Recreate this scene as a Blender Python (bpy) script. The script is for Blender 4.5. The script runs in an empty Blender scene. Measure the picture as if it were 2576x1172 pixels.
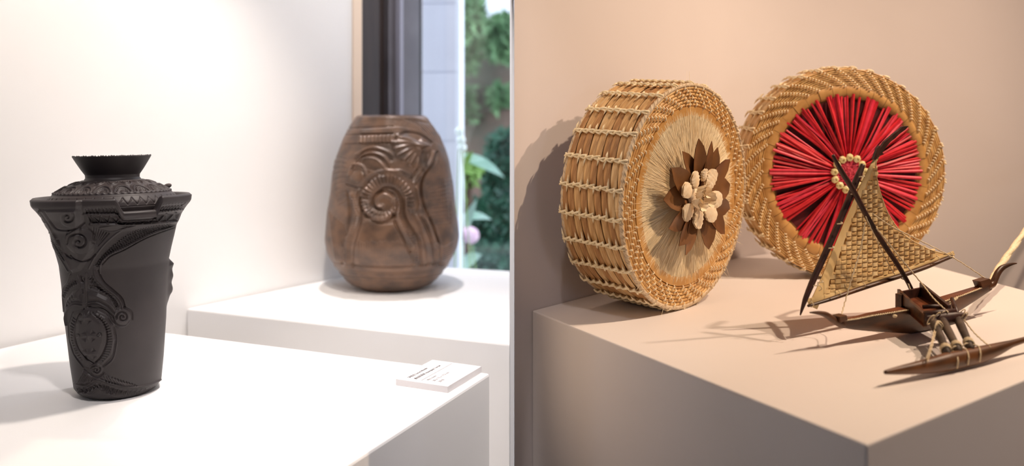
import bpy, math, random
import numpy as np
from mathutils import Vector, Matrix

random.seed(11)
rng = np.random.RandomState(11)
S = bpy.context.scene
COL = S.collection
PI = math.pi
R_ = math.radians

# ------------------------------------------------------------------ camera
F, CX, HZ, CAMZ = 2300.0, 1288.0, 250.0, 1.35      # focal length in pixels, image centre, horizon row, eye height
cam_d = bpy.data.cameras.new('camera')
cam = bpy.data.objects.new('camera', cam_d); COL.objects.link(cam)
cam.location = (0, 0, CAMZ); cam.rotation_euler = (PI/2, 0, 0)
cam_d.sensor_width = 36.0; cam_d.lens = F/2576*36.0
cam_d.shift_y = -(586.0-HZ)/2576.0
cam_d.clip_start = 0.02
cam_d.dof.use_dof = True; cam_d.dof.focus_distance = 1.40; cam_d.dof.aperture_fstop = 2.6
S.camera = cam

# ------------------------------------------------------------------ light
S.view_settings.view_transform = 'Standard'; S.view_settings.look = 'None'
S.view_settings.exposure = 0.0; S.view_settings.gamma = 1.0
S.view_settings.use_curve_mapping = False
try:
    S.cycles.use_denoising = True
    S.cycles.max_bounces = 8; S.cycles.diffuse_bounces = 4; S.cycles.transparent_max_bounces = 12
except Exception:
    pass

wd = bpy.data.worlds.new('overcast_sky'); S.world = wd; wd.use_nodes = True
_bg = wd.node_tree.nodes['Background']
_bg.inputs['Color'].default_value = (0.78, 0.82, 1.0, 1); _bg.inputs['Strength'].default_value = 4.2

def spot(name, loc, aim, watts, color, deg, blend, radius):
    l = bpy.data.lights.new(name, 'SPOT'); l.energy = watts; l.color = color
    l.spot_size = R_(deg); l.spot_blend = blend; l.shadow_soft_size = radius
    o = bpy.data.objects.new(name, l); COL.objects.link(o); o.location = loc
    o.rotation_euler = (Vector(aim)-Vector(loc)).to_track_quat('-Z', 'Y').to_euler()
    return o
# track spotlights of the left room: by the partition over the near plinth, over the rounded vase; the last two are added front fills
spot('track_and_fill_spot', (-0.25, 1.42, 2.06), (-0.76, 1.58, 1.14), 36, (1.0, 0.885, 0.79), 90, 0.6, 0.03)
spot('track_and_fill_spot', (-0.27, 2.12, 2.60), (-0.30, 2.15, 0.90), 66, (1.0, 0.94, 0.93), 66, 0.8, 0.035)
spot('track_and_fill_spot', (-0.03, 0.50, 2.40), (-0.38, 1.50, 0.80), 52, (1.0, 0.925, 0.905), 44, 0.6, 0.05)  # added broad fill for the plinth faces, no lamp known here
spot('track_and_fill_spot', (-0.03, 0.56, 2.42), (-0.13, 1.52, 0.72), 54, (1.0, 0.92, 0.91), 33, 0.5, 0.05)  # added narrow fill that brightens the near plinth's shaded side
# two warm track spotlights of the right room, high on the right
spot('track_and_fill_spot', (1.46, 1.37, 2.24), (0.44, 1.56, 1.14), 60, (1.0, 0.73, 0.54), 88, 1.0, 0.02)
spot('track_and_fill_spot', (1.26, 1.02, 2.72), (0.48, 1.44, 1.04), 84, (1.0, 0.745, 0.52), 70, 0.8, 0.02)

# ------------------------------------------------------------------ helpers
def at(px, py, y):
    return Vector(((px-CX)/F*y, y, CAMZ-(py-HZ)/F*y))
def on(px, py, z):
    return at(px, py, F*(CAMZ-z)/(py-HZ))
def np_px(P):
    return CX+F*P[..., 0]/P[..., 1], HZ+F*(CAMZ-P[..., 2])/P[..., 1]
def lin(*c):
    return tuple(((v/255.0)/12.92 if v <= 10 else (((v/255.0)+0.055)/1.055)**2.4) for v in c)+(1.0,)

def mat(name, c1, c2=None, rough=0.6, scale=18.0, stretch=(1, 1, 1), bump=0.0, bscale=None, metal=0.0,
        detail=4.0, spec=0.5, lo=0.35, hi=0.65, bdist=0.002, rot=(0, 0, 0)):
    m = bpy.data.materials.new(name); m.use_nodes = True
    nt = m.node_tree; b = nt.nodes['Principled BSDF']
    b.inputs['Roughness'].default_value = rough; b.inputs['Metallic'].default_value = metal
    b.inputs['Specular IOR Level'].default_value = spec
    b.inputs['Base Color'].default_value = c1
    if c2 is not None or bump:
        tc = nt.nodes.new('ShaderNodeTexCoord'); mp = nt.nodes.new('ShaderNodeMapping')
        mp.inputs['Scale'].default_value = stretch; mp.inputs['Rotation'].default_value = rot
        nt.links.new(tc.outputs['Object'], mp.inputs['Vector'])
    if c2 is not None:
        n = nt.nodes.new('ShaderNodeTexNoise'); n.inputs['Scale'].default_value = scale; n.inputs['Detail'].default_value = detail
        nt.links.new(mp.outputs['Vector'], n.inputs['Vector'])
        r = nt.nodes.new('ShaderNodeValToRGB')
        r.color_ramp.elements[0].color = c1; r.color_ramp.elements[0].position = lo
        r.color_ramp.elements[1].color = c2; r.color_ramp.elements[1].position = hi
        nt.links.new(n.outputs['Fac'], r.inputs['Fac']); nt.links.new(r.outputs['Color'], b.inputs['Base Color'])
    if bump:
        n2 = nt.nodes.new('ShaderNodeTexNoise'); n2.inputs['Scale'].default_value = bscale or scale; n2.inputs['Detail'].default_value = 5.0
        nt.links.new(mp.outputs['Vector'], n2.inputs['Vector'])
        bp = nt.nodes.new('ShaderNodeBump'); bp.inputs['Strength'].default_value = bump; bp.inputs['Distance'].default_value = bdist
        nt.links.new(n2.outputs['Fac'], bp.inputs['Height']); nt.links.new(bp.outputs['Normal'], b.inputs['Normal'])
    return m

class MB:
    """collects shapes for ONE mesh object"""
    def __init__(s): s.v = []; s.f = []
    def add(s, vs, fs):
        k = len(s.v); s.v += [tuple(p) for p in vs]; s.f += [tuple(i+k for i in f) for f in fs]; return s
    def box(s, o, ax, ay, az):
        o, ax, ay, az = Vector(o), Vector(ax), Vector(ay), Vector(az)
        vs = [o, o+ax, o+ax+ay, o+ay, o+az, o+ax+az, o+ax+ay+az, o+ay+az]
        return s.add(vs, [(0, 3, 2, 1), (4, 5, 6, 7), (0, 1, 5, 4), (1, 2, 6, 5), (2, 3, 7, 6), (3, 0, 4, 7)])
    def prism(s, poly, z0, z1):
        n = len(poly)
        vs = [(p[0], p[1], z0) for p in poly]+[(p[0], p[1], z1) for p in poly]
        return s.add(vs, [tuple(reversed(range(n))), tuple(range(n, 2*n))]+[(i, (i+1) % n, n+(i+1) % n, n+i) for i in range(n)])
    def hexa(s, a, b):
        """two matching polygons a and b joined into a solid"""
        n = len(a)
        return s.add(list(a)+list(b), [tuple(reversed(range(n))), tuple(range(n, 2*n))]+[(i, (i+1) % n, n+(i+1) % n, n+i) for i in range(n)])
    def tube(s, pts, r, n=6, flat=1.0, up=None, closed=False, caps=True):
        pts = [Vector(p) for p in pts]; m = len(pts)
        rs = list(r) if hasattr(r, '__len__') else [r]*m
        T = []
        for i in range(m):
            a = pts[(i-1) % m] if closed else pts[max(i-1, 0)]
            b = pts[(i+1) % m] if closed else pts[min(i+1, m-1)]
            d = b-a; T.append(d.normalized() if d.length > 1e-9 else Vector((0, 0, 1)))
        u = Vector(up) if up else (Vector((0, 0, 1)) if abs(T[0].z) < 0.9 else Vector((1, 0, 0)))
        vs = []
        for i in range(m):
            u = (u-T[i]*u.dot(T[i]))
            u = u.normalized() if u.length > 1e-6 else T[i].orthogonal().normalized()
            w = T[i].cross(u)
            for k in range(n):
                a = 2*PI*k/n
                vs.append(pts[i]+u*(rs[i]*math.cos(a))+w*(rs[i]*flat*math.sin(a)))
        fs = []
        for i in range(m if closed else m-1):
            j = (i+1) % m
            for k in range(n):
                fs.append((i*n+k, i*n+(k+1) % n, j*n+(k+1) % n, j*n+k))
        if caps and not closed:
            fs.append(tuple(reversed(range(n)))); fs.append(tuple(range((m-1)*n, m*n)))
        return s.add(vs, fs)
    def ring(s, c, x, y, z, r, tr, n=72, k=6, zsq=1.0):
        """torus in the plane x,y"""
        c, x, y, z = Vector(c), Vector(x), Vector(y), Vector(z); vs = []
        for i in range(n):
            a = 2*PI*i/n; d = x*math.cos(a)+y*math.sin(a)
            for j in range(k):
                b = 2*PI*j/k; vs.append(c+d*(r+tr*math.cos(b))+z*(tr*zsq*math.sin(b)))
        return s.add(vs, [(i*k+j, ((i+1) % n)*k+j, ((i+1) % n)*k+(j+1) % k, i*k+(j+1) % k) for i in range(n) for j in range(k)])
    def annulus(s, c, x, y, z, r0, r1, h, n=96):
        c, x, y, z = Vector(c), Vector(x), Vector(y), Vector(z); vs = []
        for i in range(n):
            a = 2*PI*i/n; d = x*math.cos(a)+y*math.sin(a)
            vs += [c+d*r0, c+d*r1, c+d*r1+z*h, c+d*r0+z*h]
        return s.add(vs, [(4*i+j, 4*((i+1) % n)+j, 4*((i+1) % n)+(j+1) % 4, 4*i+(j+1) % 4) for i in range(n) for j in range(4)])
    def disc(s, c, x, y, z, r, h, n=96):
        c, x, y, z = Vector(c), Vector(x), Vector(y), Vector(z)
        a = [c+(x*math.cos(2*PI*i/n)+y*math.sin(2*PI*i/n))*r for i in range(n)]
        return s.hexa(a, [p+z*h for p in a])
    def ball(s, c, rx, ry=None, rz=None, n=10, m=7, M=None):
        ry = ry or rx; rz = rz or rx; c = Vector(c); vs = []; M = M or Matrix.Identity(3)
        for i in range(m+1):
            t = PI*i/m
            for k in range(n):
                a = 2*PI*k/n
                vs.append(c+M @ Vector((rx*math.sin(t)*math.cos(a), ry*math.sin(t)*math.sin(a), rz*math.cos(t))))
        return s.add(vs, [(i*n+k, (i+1)*n+k, (i+1)*n+(k+1) % n, i*n+(k+1) % n) for i in range(m) for k in range(n)])

WM = {}                                             # world matrices of the parents
def mesh_of(name, mb, mats, smooth=False, M=None):
    me = bpy.data.meshes.new(name)
    vs = mb.v if M is None else [tuple(M @ Vector(p)) for p in mb.v]
    me.from_pydata(vs, [], mb.f); me.validate(); me.update()
    for m in (mats if isinstance(mats, (list, tuple)) else [mats]): me.materials.append(m)
    if smooth: me.polygons.foreach_set('use_smooth', [True]*len(me.polygons))
    return me
def link(name, me, parent=None, local=None):
    o = bpy.data.objects.new(name, me); COL.objects.link(o)
    if parent is not None:
        o.parent = parent; WM[o.name] = WM[parent.name]
    else:
        WM[o.name] = Matrix.Identity(4)
    if local is not None: o.matrix_basis = local
    return o
def obj(name, mb, mats, parent=None, smooth=False, world=True):
    """world=True: mb holds world coordinates; else coordinates of the parent"""
    M = WM[parent.name].inverted() if (parent is not None and world) else None
    return link(name, mesh_of(name, mb, mats, smooth, M), parent)
def tag(o, label=None, cat=None, group=None, kind=None):
    if label: o['label'] = label
    if cat: o['category'] = cat
    if group: o['group'] = group
    if kind: o['kind'] = kind
    return o
def thing(name, label, cat, M, group=None):
    o = bpy.data.objects.new(name, None); COL.objects.link(o)
    if not isinstance(M, Matrix): M = Matrix.Translation(Vector(M))
    o.matrix_basis = M; WM[o.name] = M.copy(); o.empty_display_size = 0.05
    return tag(o, label, cat, group)
def struct(name, mb, m, parent=None):
    o = obj(name, mb, m, parent)
    if parent is None: o['kind'] = 'structure'
    return o
def bevel(o, w, seg=2):
    b = o.modifiers.new('bevel', 'BEVEL'); b.width = w; b.segments = seg; b.limit_method = 'ANGLE'; return o
def cr(pts, n=8, closed=False):
    """Catmull-Rom curve through the points"""
    P = [Vector(tuple(p)+(0,)*(3-len(p))) for p in pts]; out = []; m = len(P)
    for i in range(m if closed else m-1):
        p0 = P[(i-1) % m] if closed else P[max(i-1, 0)]; p1 = P[i]; p2 = P[(i+1) % m]; p3 = P[(i+2) % m] if closed else P[min(i+2, m-1)]
        for k in range(n):
            t = k/n
            out.append(0.5*((2*p1)+(p2-p0)*t+(2*p0-5*p1+4*p2-p3)*t*t+(3*p1-p0-3*p2+p3)*t**3))
    if not closed: out.append(P[-1])
    return out
def fast_grid(name, V, wrap, mats, parent, world=True):
    """V: rows x cols x 3 array -> smooth quad mesh"""
    r, c = V.shape[:2]
    if parent is not None and world:
        Mi = np.array(WM[parent.name].inverted()); V = V @ Mi[:3, :3].T+Mi[:3, 3]
    i, j = np.meshgrid(np.arange(r-1), np.arange(c if wrap else c-1), indexing='ij')
    j2 = (j+1) % c
    q = np.stack([i*c+j, i*c+j2, (i+1)*c+j2, (i+1)*c+j], -1).reshape(-1, 4).astype(np.int32)
    me = bpy.data.meshes.new(name)
    me.vertices.add(r*c); me.vertices.foreach_set('co', V.reshape(-1).astype(np.float32))
    me.loops.add(q.size); me.loops.foreach_set('vertex_index', q.reshape(-1))
    me.polygons.add(len(q)); me.polygons.foreach_set('loop_start', np.arange(0, q.size, 4, dtype=np.int32))
    me.polygons.foreach_set('loop_total', np.full(len(q), 4, np.int32))
    me.update(calc_edges=True); me.validate()
    me.polygons.foreach_set('use_smooth', np.ones(len(me.polygons), bool))
    for m in (mats if isinstance(mats, (list, tuple)) else [mats]): me.materials.append(m)
    return link(name, me, parent)

class Relief:
    """heights carved into a surface whose points project to (px, py) of the photograph's measurements"""
    def __init__(s, px, py): s.x = px; s.y = py; s.h = np.zeros_like(px)
    def dist(s, poly, m):
        d = np.full(s.x.shape, 1e9); P = [tuple(p)[:2] for p in poly]
        xs = [p[0] for p in P]; ys = [p[1] for p in P]
        k = np.nonzero((s.x > min(xs)-m) & (s.x < max(xs)+m) & (s.y > min(ys)-m) & (s.y < max(ys)+m))
        X, Y = s.x[k], s.y[k]; dd = np.full(X.shape, 1e9)
        for (a, b), (c, e) in zip(P[:-1], P[1:]):
            ux, uy = c-a, e-b; L = ux*ux+uy*uy+1e-9
            t = np.clip(((X-a)*ux+(Y-b)*uy)/L, 0, 1)
            dd = np.minimum(dd, np.hypot(X-a-t*ux, Y-b-t*uy))
        d[k] = dd; return d
    def line(s, poly, w, amp, smooth=True):
        if smooth and len(poly) > 2: poly = cr(poly, 6)
        d = s.dist(poly, w*3.2); s.h += amp*np.exp(-(d/w)**2)
    def inside(s, poly):
        P = [tuple(p)[:2] for p in poly]; ins = np.zeros(s.x.shape, bool); n = len(P)
        for i in range(n):
            (x1, y1), (x2, y2) = P[i], P[(i+1) % n]
            if y1 == y2: continue
            c = ((y1 > s.y) != (y2 > s.y)) & (s.x < (x2-x1)*(s.y-y1)/(y2-y1)+x1); ins ^= c
        return ins
    def fill(s, poly, amp, edge=4.0):
        P = [tuple(p)[:2] for p in poly]; ins = s.inside(P); d = s.dist(P+[P[0]], edge*2)
        s.h += np.where(ins, amp*np.clip(np.where(d > 1e8, edge, d)/edge, 0, 1), 0)
    def dome(s, cx, cy, r, amp):
        d = np.hypot(s.x-cx, s.y-cy)/r; s.h += amp*np.sqrt(np.clip(1-d*d, 0, 1))
    def spiral(s, cx, cy, r0, r1, turns, ph, w, amp, cw=1, asp=1.0):
        n = int(26*turns)
        s.line([(cx+asp*(r0+(r1-r0)*i/n)*math.cos(ph+cw*2*PI*turns*i/n), cy+(r0+(r1-r0)*i/n)*math.sin(ph+cw*2*PI*turns*i/n)) for i in range(n+1)], w, amp, False)
    def band(s, A, B, n, w, amp, recess, cross=False, edge=3.0):
        """recessed band between curves A and B with a raised zigzag (or crosses) in it"""
        A = resample(cr(A, 8), 2*n+1); B = resample(cr(B, 8), 2*n+1)
        s.fill(A+B[::-1], recess, edge)
        s.line([(A if i % 2 else B)[i] for i in range(2*n+1)], w, amp, False)
        if cross: s.line([(B if i % 2 else A)[i] for i in range(2*n+1)], w, amp, False)
    def hatch(s, A, B, n, w, amp):
        A = resample(cr(A, 8), n); B = resample(cr(B, 8), n)
        for a, b in zip(A, B): s.line([a, b], w, amp, False)
def resample(P, n):
    P = np.array([tuple(p)[:2] for p in P]); d = np.r_[0, np.cumsum(np.hypot(*np.diff(P, axis=0).T))]
    t = np.linspace(0, d[-1], n); return list(zip(np.interp(t, d, P[:, 0]), np.interp(t, d, P[:, 1])))

# ------------------------------------------------------------------ materials of the setting
M_wall = mat('white_wall_paint', (0.87, 0.855, 0.84, 1), (0.89, 0.875, 0.86, 1), 0.75, 3, bump=0.06, bscale=60, bdist=0.001, spec=0.2)
M_plaster = mat('pale_rough_plaster', (0.605, 0.55, 0.535, 1), (0.635, 0.58, 0.56, 1), 0.8, 2.5, bump=0.30, bscale=16, bdist=0.003, spec=0.15)
M_plinth = mat('white_plinth_paint', (0.89, 0.875, 0.86, 1), (0.91, 0.895, 0.88, 1), 0.5, 5, bump=0.03, bscale=90, bdist=0.001, spec=0.3)
M_plinth_r = mat('satin_plinth_paint', (0.86, 0.81, 0.785, 1), (0.88, 0.83, 0.805, 1), 0.45, 4, bump=0.03, bscale=90, bdist=0.001, spec=0.3)
M_part = mat('partition_white', (0.96, 0.96, 0.96, 1), None, 0.6)
M_floor = mat('dark_floor', (0.10, 0.085, 0.075, 1), (0.13, 0.11, 0.10, 1), 0.4, 4)
M_ceil = mat('dark_gallery_ceiling', (0.06, 0.06, 0.065, 1), None, 0.9)
M_dark = mat('charcoal_gallery_paint', (0.07, 0.07, 0.075, 1), None, 0.8)
M_casing = mat('beige_casing', lin(238, 214, 190), None, 0.5)
M_jamb = mat('dark_brown_frame', lin(58, 47, 44), lin(46, 37, 35), 0.45, 6, stretch=(8, 8, .5))
M_alu = mat('grey_anodised_frame', lin(92, 88, 92), lin(104, 100, 104), 0.35, 8, metal=0.3)
M_alu_highlight = mat('aluminium_highlight', lin(150, 150, 164), None, 0.3)  # paler grey: the frame's highlight put into the colour
M_alu_dark = mat('black_window_gasket', lin(36, 32, 34), None, 0.6)

# ------------------------------------------------------------------ the setting
ZC = 3.1
W0 = Vector((-0.704, 1.971, 0)); WD = Vector((0.606, 0.795, 0)).normalized(); WN = Vector((-WD.y, WD.x, 0))   # left room wall: point, direction, outward
def wallpt(px, off=0.0):
    k = (px-CX)/F; b = W0+WN*off
    t = (k*b.y-b.x)/(WD.x-k*WD.y); p = b+WD*t; return Vector((p.x, p.y, 0))
e0 = W0-WD*4.4; e1 = wallpt(886)
struct('wall_left', MB().hexa([e0, e1, e1+WN*.14, e0+WN*.14], [p+Vector((0, 0, ZC)) for p in (e0, e1, e1+WN*.14, e0+WN*.14)]), M_wall)
# slim white partition added between the rooms; its unseen header blocks stray spotlight
struct('added_divider_wall', MB().box((-.0025, 1.150, 0), (.0050, 0, 0), (0, 1.475, 0), (0, 0, ZC)).box((-.0025, .15, 1.51), (.0050, 0, 0), (0, 1.0, 0), (0, 0, ZC-1.51)), M_part)
# right room
B0 = Vector((0.0034, 1.400, 0)); B1 = Vector((0.542, 1.997, 0)); B2 = Vector((2.7, 1.72, 0))
C1 = Vector((0.575, 2.032, 0)); du = (C1-B0).normalized(); dv = (B2-C1).normalized()
cv_ = [B0+(C1-du*.22-B0)*(k/8) for k in range(8)]+[(1-t)**2*(C1-du*.22)+2*t*(1-t)*C1+t*t*(C1+dv*.26) for t in [i/24 for i in range(25)]]+[C1+dv*.26+(B2-C1-dv*.26)*(k/8) for k in range(1, 9)]
def off_curve(P, d):
    out = []
    for i, p in enumerate(P):
        t = (P[min(i+1, len(P)-1)]-P[max(i-1, 0)]).normalized(); out.append(p+Vector((-t.y, t.x, 0))*d)
    return out
co_ = off_curve(cv_, .07); co_[0] = Vector((.0034, 1.49, 0)); co_[1] = Vector((max(co_[1].x, .0045), co_[1].y, 0))
nR = Vector((-(B2-B1).y, (B2-B1).x, 0)).normalized()*.1
mb = MB(); n_ = len(cv_)
mb.add([(p.x, p.y, z) for P in (cv_, co_) for z in (0, ZC) for p in P],
       [(i, i+1, n_+i+1, n_+i) for i in range(n_-1)]+[(2*n_+i+1, 2*n_+i, 3*n_+i, 3*n_+i+1) for i in range(n_-1)]
       +[(n_+i, n_+i+1, 3*n_+i+1, 3*n_+i) for i in range(n_-1)])
wr = struct('wall_rear', mb, M_plaster)
for p in wr.data.polygons: p.use_smooth = abs(p.normal.z) < .5 and len(p.vertices) == 4
struct('wall_right', MB().prism([B2, (2.7, -1.2), (2.8, -1.2), B2+nR+Vector((.1, 0, 0))], 0, ZC), M_dark)
# dark wall behind the visitor; two unseen openings added to let in sky fill
yb, h0, h1 = -1.3, 1.2, 1.85
mb = MB().box((-3.5, yb-.1, 0), (6.4, 0, 0), (0, .1, 0), (0, 0, h0)).box((-3.5, yb-.1, h1), (6.4, 0, 0), (0, .1, 0), (0, 0, ZC-h1))
for x0, x1 in ((-3.5, -2.4), (-1.75, 1.6), (2.2, 2.9)): mb.box((x0, yb-.1, h0), (x1-x0, 0, 0), (0, .1, 0), (0, 0, h1-h0))
struct('wall_back', mb, M_dark)
struct('floor', MB().box((-3.5, -1.4, -.1), (6.4, 0, 0), (0, 4.05, 0), (0, 0, .1)), M_floor)
struct('ceiling', MB().box((-3.5, -1.4, ZC), (6.4, 0, 0), (0, 4.05, 0), (0, 0, .1)), M_ceil)
# casing board at the end of the left wall, then the dark window frame
def vpost(mb, pa, pb, out0, out1, z0, z1):
    a, b = wallpt(pa), wallpt(pb)
    q = [a+WN*out0, b+WN*out0, b+WN*out1, a+WN*out1]
    return mb.prism(q, z0, z1)
struct('trim_1', vpost(MB(), 886, 908, -.004, .10, 0, ZC), M_casing)
win = bpy.data.objects.new('window_1', None); COL.objects.link(win); win['kind'] = 'structure'; WM[win.name] = Matrix.Identity(4)
obj('jamb', vpost(vpost(MB(), 908, 962, .012, .11, .0, 2.9), 962, 988, .034, .11, .0, 2.9), M_jamb, win)
obj('sash', vpost(vpost(MB(), 988, 1006, .016, .10, .3, 2.8), 1015, 1061, .010, .10, .3, 2.8), M_alu, win)
obj('sash_highlight', vpost(MB(), 1006, 1015, .000, .10, .3, 2.8), M_alu_highlight, win)  # narrow strip coloured as the highlight along the sash
obj('gasket', vpost(MB(), 1061, 1071, .016, .10, .3, 2.8), M_alu_dark, win)
g0 = wallpt(1070)+WN*.05; g1 = Vector((-.0035, 2.50, 0)); gd = (g1-g0)
gn = Vector((-gd.y, gd.x, 0)).normalized()
obj('sill', MB().prism([g0, g1, g1+gn*.08, g0+gn*.08], 0.0, .30), M_alu, win)
obj('head', MB().prism([g0, g1, g1+gn*.08, g0+gn*.08], 2.8, ZC), M_alu, win)
mg = bpy.data.materials.new('window_glass'); mg.use_nodes = True
nt = mg.node_tree; nt.nodes.clear()
_o = nt.nodes.new('ShaderNodeOutputMaterial'); _mx = nt.nodes.new('ShaderNodeMixShader'); _t = nt.nodes.new('ShaderNodeBsdfTransparent'); _g = nt.nodes.new('ShaderNodeBsdfGlossy')
_t.inputs['Color'].default_value = (.95, .98, .97, 1); _g.inputs['Roughness'].default_value = 0.02; _mx.inputs['Fac'].default_value = 0.05
nt.links.new(_t.outputs[0], _mx.inputs[1]); nt.links.new(_g.outputs[0], _mx.inputs[2]); nt.links.new(_mx.outputs[0], _o.inputs[0])
obj('pane', MB().prism([g0+gn*.03, g1+gn*.03, g1+gn*.036, g0+gn*.036], .30, 2.8), mg, win)

# ------------------------------------------------------------------ plinths
ZL, ZR = 0.90, 1.02
def plinth(name, label, poly, z, m, bw):
    o = obj(name, MB().prism(poly, 0, z), m); bevel(o, bw); return tag(o, label, 'plinth')
def xy(v): return Vector((v[0], v[1]))
# near plinth with the black vase
p_bl, p_br = on(257, 816, ZL), on(1233, 938.5, ZL)
dn = (on(890, 1160, ZL)-p_br).normalized(); dl = (on(11, 872, ZL)-p_bl).normalized()
plinth('plinth', 'white plinth nearest the camera under the black carved vase', [xy(p_bl)+Vector((.004, -.002)), xy(p_bl+dl*1.15)+Vector((.004, -.002)), xy(p_br+dn*.85), xy(p_br)], ZL, M_plinth, .004)
plinth('plinth', 'white plinth by the window under the rounded brown vase', [(-.701, 1.9685), (-.0036, 1.683), (-.0036, 2.40), (-.299, 2.492)], ZL, M_plinth, .004)
r_l, r_f = on(1336, 780, ZR), on(2180, 1118.5, ZR)
r_r = r_f+(on(2565, 960, ZR)-r_f)*1.55; r_b = on(1912, 630, ZR); r_b2 = on(2215, 634, ZR)
r_x = r_b2+(on(2565, 727, ZR)-r_b2)*1.30
plinth('plinth', 'warm-lit plinth carrying the two round baskets and the outrigger canoe', [xy(r_l)+Vector((.002, -.002)), xy(r_f), xy(r_r), xy(r_x), xy(r_b2)]+[xy(p) for p in off_curve(cv_, -.004)[28:6:-3]], ZR, M_plinth_r, .002)

#@@VASES
# ------------------------------------------------------------------ black carved vase
M_black = mat('black_burnished_clay', lin(53, 46, 46), lin(45, 39, 39), 0.50, 14, bump=0.10, bscale=260, bdist=0.0006, spec=0.45)
M_black_lid = mat('dark_grey_clay', lin(62, 54, 53), lin(52, 45, 45), 0.52, 22, bump=0.10, bscale=260, bdist=0.0006, spec=0.42)
M_chip = mat('chipped_brown_clay', lin(96, 84, 80), lin(58, 50, 50), 0.8, 120)

def cum_theta(lo, hi, nd, nc):
    return R_(1)*np.concatenate([np.linspace(lo, hi, nd, endpoint=False), np.linspace(hi, lo+360, nc, endpoint=False)])

VB = on(298, 979.5, ZL)                                   # centre of the vase's foot
LEAN = -0.027
def revolve(base, th, zs, rs, lean=0.0, dr=0.0, dz=0.0, tilt=0.0):
    """points of a surface of revolution; th: angle seen from the front, 0 = nearest the viewer"""
    f = Vector((base.x, base.y, 0)).normalized(); s = Vector((f.y, -f.x, 0))
    Z = zs[:, None]+dz; Rr = rs[:, None]+dr
    if tilt: Z = Z+tilt*rs[:, None]*np.cos(th)[None, :]*np.clip((zs[:, None]-.17)/.10, 0, 1)**1.5
    X = base.x+lean*Z+Rr*(np.sin(th)*s.x-np.cos(th)*f.x)
    Y = base.y+Rr*(np.sin(th)*s.y-np.cos(th)*f.y)
    return np.stack([X, Y+0*X, base.z+Z+0*X], -1)

vase = thing('lidded_vase', 'black carved clay vase with a flared lid on the near white plinth', 'vase', VB)
th = cum_theta(-112, 118, 640, 60)
pz = np.array([0, .003, .007, .012, .046, .108, .170, .199, .218, .2357, .253, .2575, .270, .276, .283, .2855, .290, .298])
pr = np.array([.0500, .0555, .0595, .0628, .0668, .0722, .0758, .0785, .0828, .0874, .0915, .0945, .0995, .1035, .1085, .1110, .1140, .1150])
zs = np.concatenate([np.linspace(0, .012, 14, endpoint=False), np.linspace(.012, .298, 500)])
rs = np.interp(zs, pz, pr)
ker = np.ones(9)/9; rs[20:-6] = np.convolve(rs, ker, 'same')[20:-6]
TILT = .058
V0 = revolve(VB, th, zs, rs, LEAN, tilt=TILT)
PX, PY = np_px(V0)
front = (np.abs(((th+PI) % (2*PI))-PI) < R_(99))[None, :] & np.ones_like(PX, bool)
rl = Relief(PX[front], PY[front])
c1 = lambda X, Y: (60+X/3.552, 370+Y/3.552)
c2 = lambda X, Y: (60+X/3.448, 690+Y/3.448)
c3 = lambda X, Y: (60+X/4.883, 460+Y/4.883)
c4 = lambda X, Y: (120+X/4.883, 640+Y/4.883)
L = lambda c, *p: [c(*q) for q in p]
# bands under the rim
rl.band(L(c1, (535, 528), (700, 532), (860, 545)), L(c1, (545, 596), (700, 597), (870, 594)), 5, 1.3, .0021, -.0034, True)
rl.band(L(c1, (1165, 530), (1300, 510), (1440, 500)), L(c1, (1140, 580), (1300, 566), (1405, 552)), 5, 1.3, .0021, -.0034, True)
rl.line(L(c1, (530, 603), (860, 603), (1140, 592), (1420, 560)), 1.8, .0017)
rl.band(L(c1, (560, 618), (860, 618), (1150, 606), (1400, 586)), L(c1, (600, 682), (880, 684), (1150, 676), (1362, 660)), 10, 1.4, .0026, -.0036)
rl.line(L(c1, (590, 692), (900, 696), (1180, 686), (1360, 668)), 1.8, .0018)
# leaf and hatching under the bands
rl.line(L(c1, (680, 722), (790, 708), (920, 712)), 1.3, .0011); rl.line(L(c1, (690, 740), (790, 758), (920, 718)), 1.3, .0011)
rl.hatch(L(c1, (620, 720), (760, 770)), L(c1, (620, 850), (660, 880)), 7, 1.3, -.0018)
rl.line(L(c1, (1000, 705), (880, 740), (740, 850), (640, 975), (580, 1085)), 1.6, .0014)
# the diagonal band that sweeps down towards the crossing
rl.band(L(c1, (1300, 692), (1130, 715), (930, 775), (790, 880), (690, 975), (630, 1060)), L(c1, (1340, 708), (1130, 780), (930, 880), (790, 945), (715, 1000), (668, 1075)), 17, 1.1, .0020, -.0030, True, 2.0)
rl.line(L(c1, (1345, 705), (1100, 796), (900, 903), (765, 965), (690, 1045), (680, 1130)), 1.6, .0017)
rl.line(L(c1, (1350, 716), (1105, 806), (905, 914), (772, 976), (700, 1050)), 1.1, -.0016)
# the left side's mirrored band
rl.band(L(c1, (100, 525), (140, 530), (185, 540)), L(c1, (122, 580), (160, 585), (200, 590)), 3, 1.2, .002, -.003)
rl.band(L(c1, (140, 615), (170, 620), (215, 628)), L(c1, (170, 672), (200, 676), (235, 684)), 3, 1.2, .002, -.003)
rl.band(L(c1, (215, 770), (250, 850), (305, 940), (360, 1020)), L(c1, (262, 760), (310, 860), (350, 940), (395, 1020)), 9, 1.1, .0018, -.0028, True, 2.0)
rl.line(L(c1, (205, 765), (245, 860), (330, 1000), (395, 1110)), 1.4, .0013)
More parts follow.
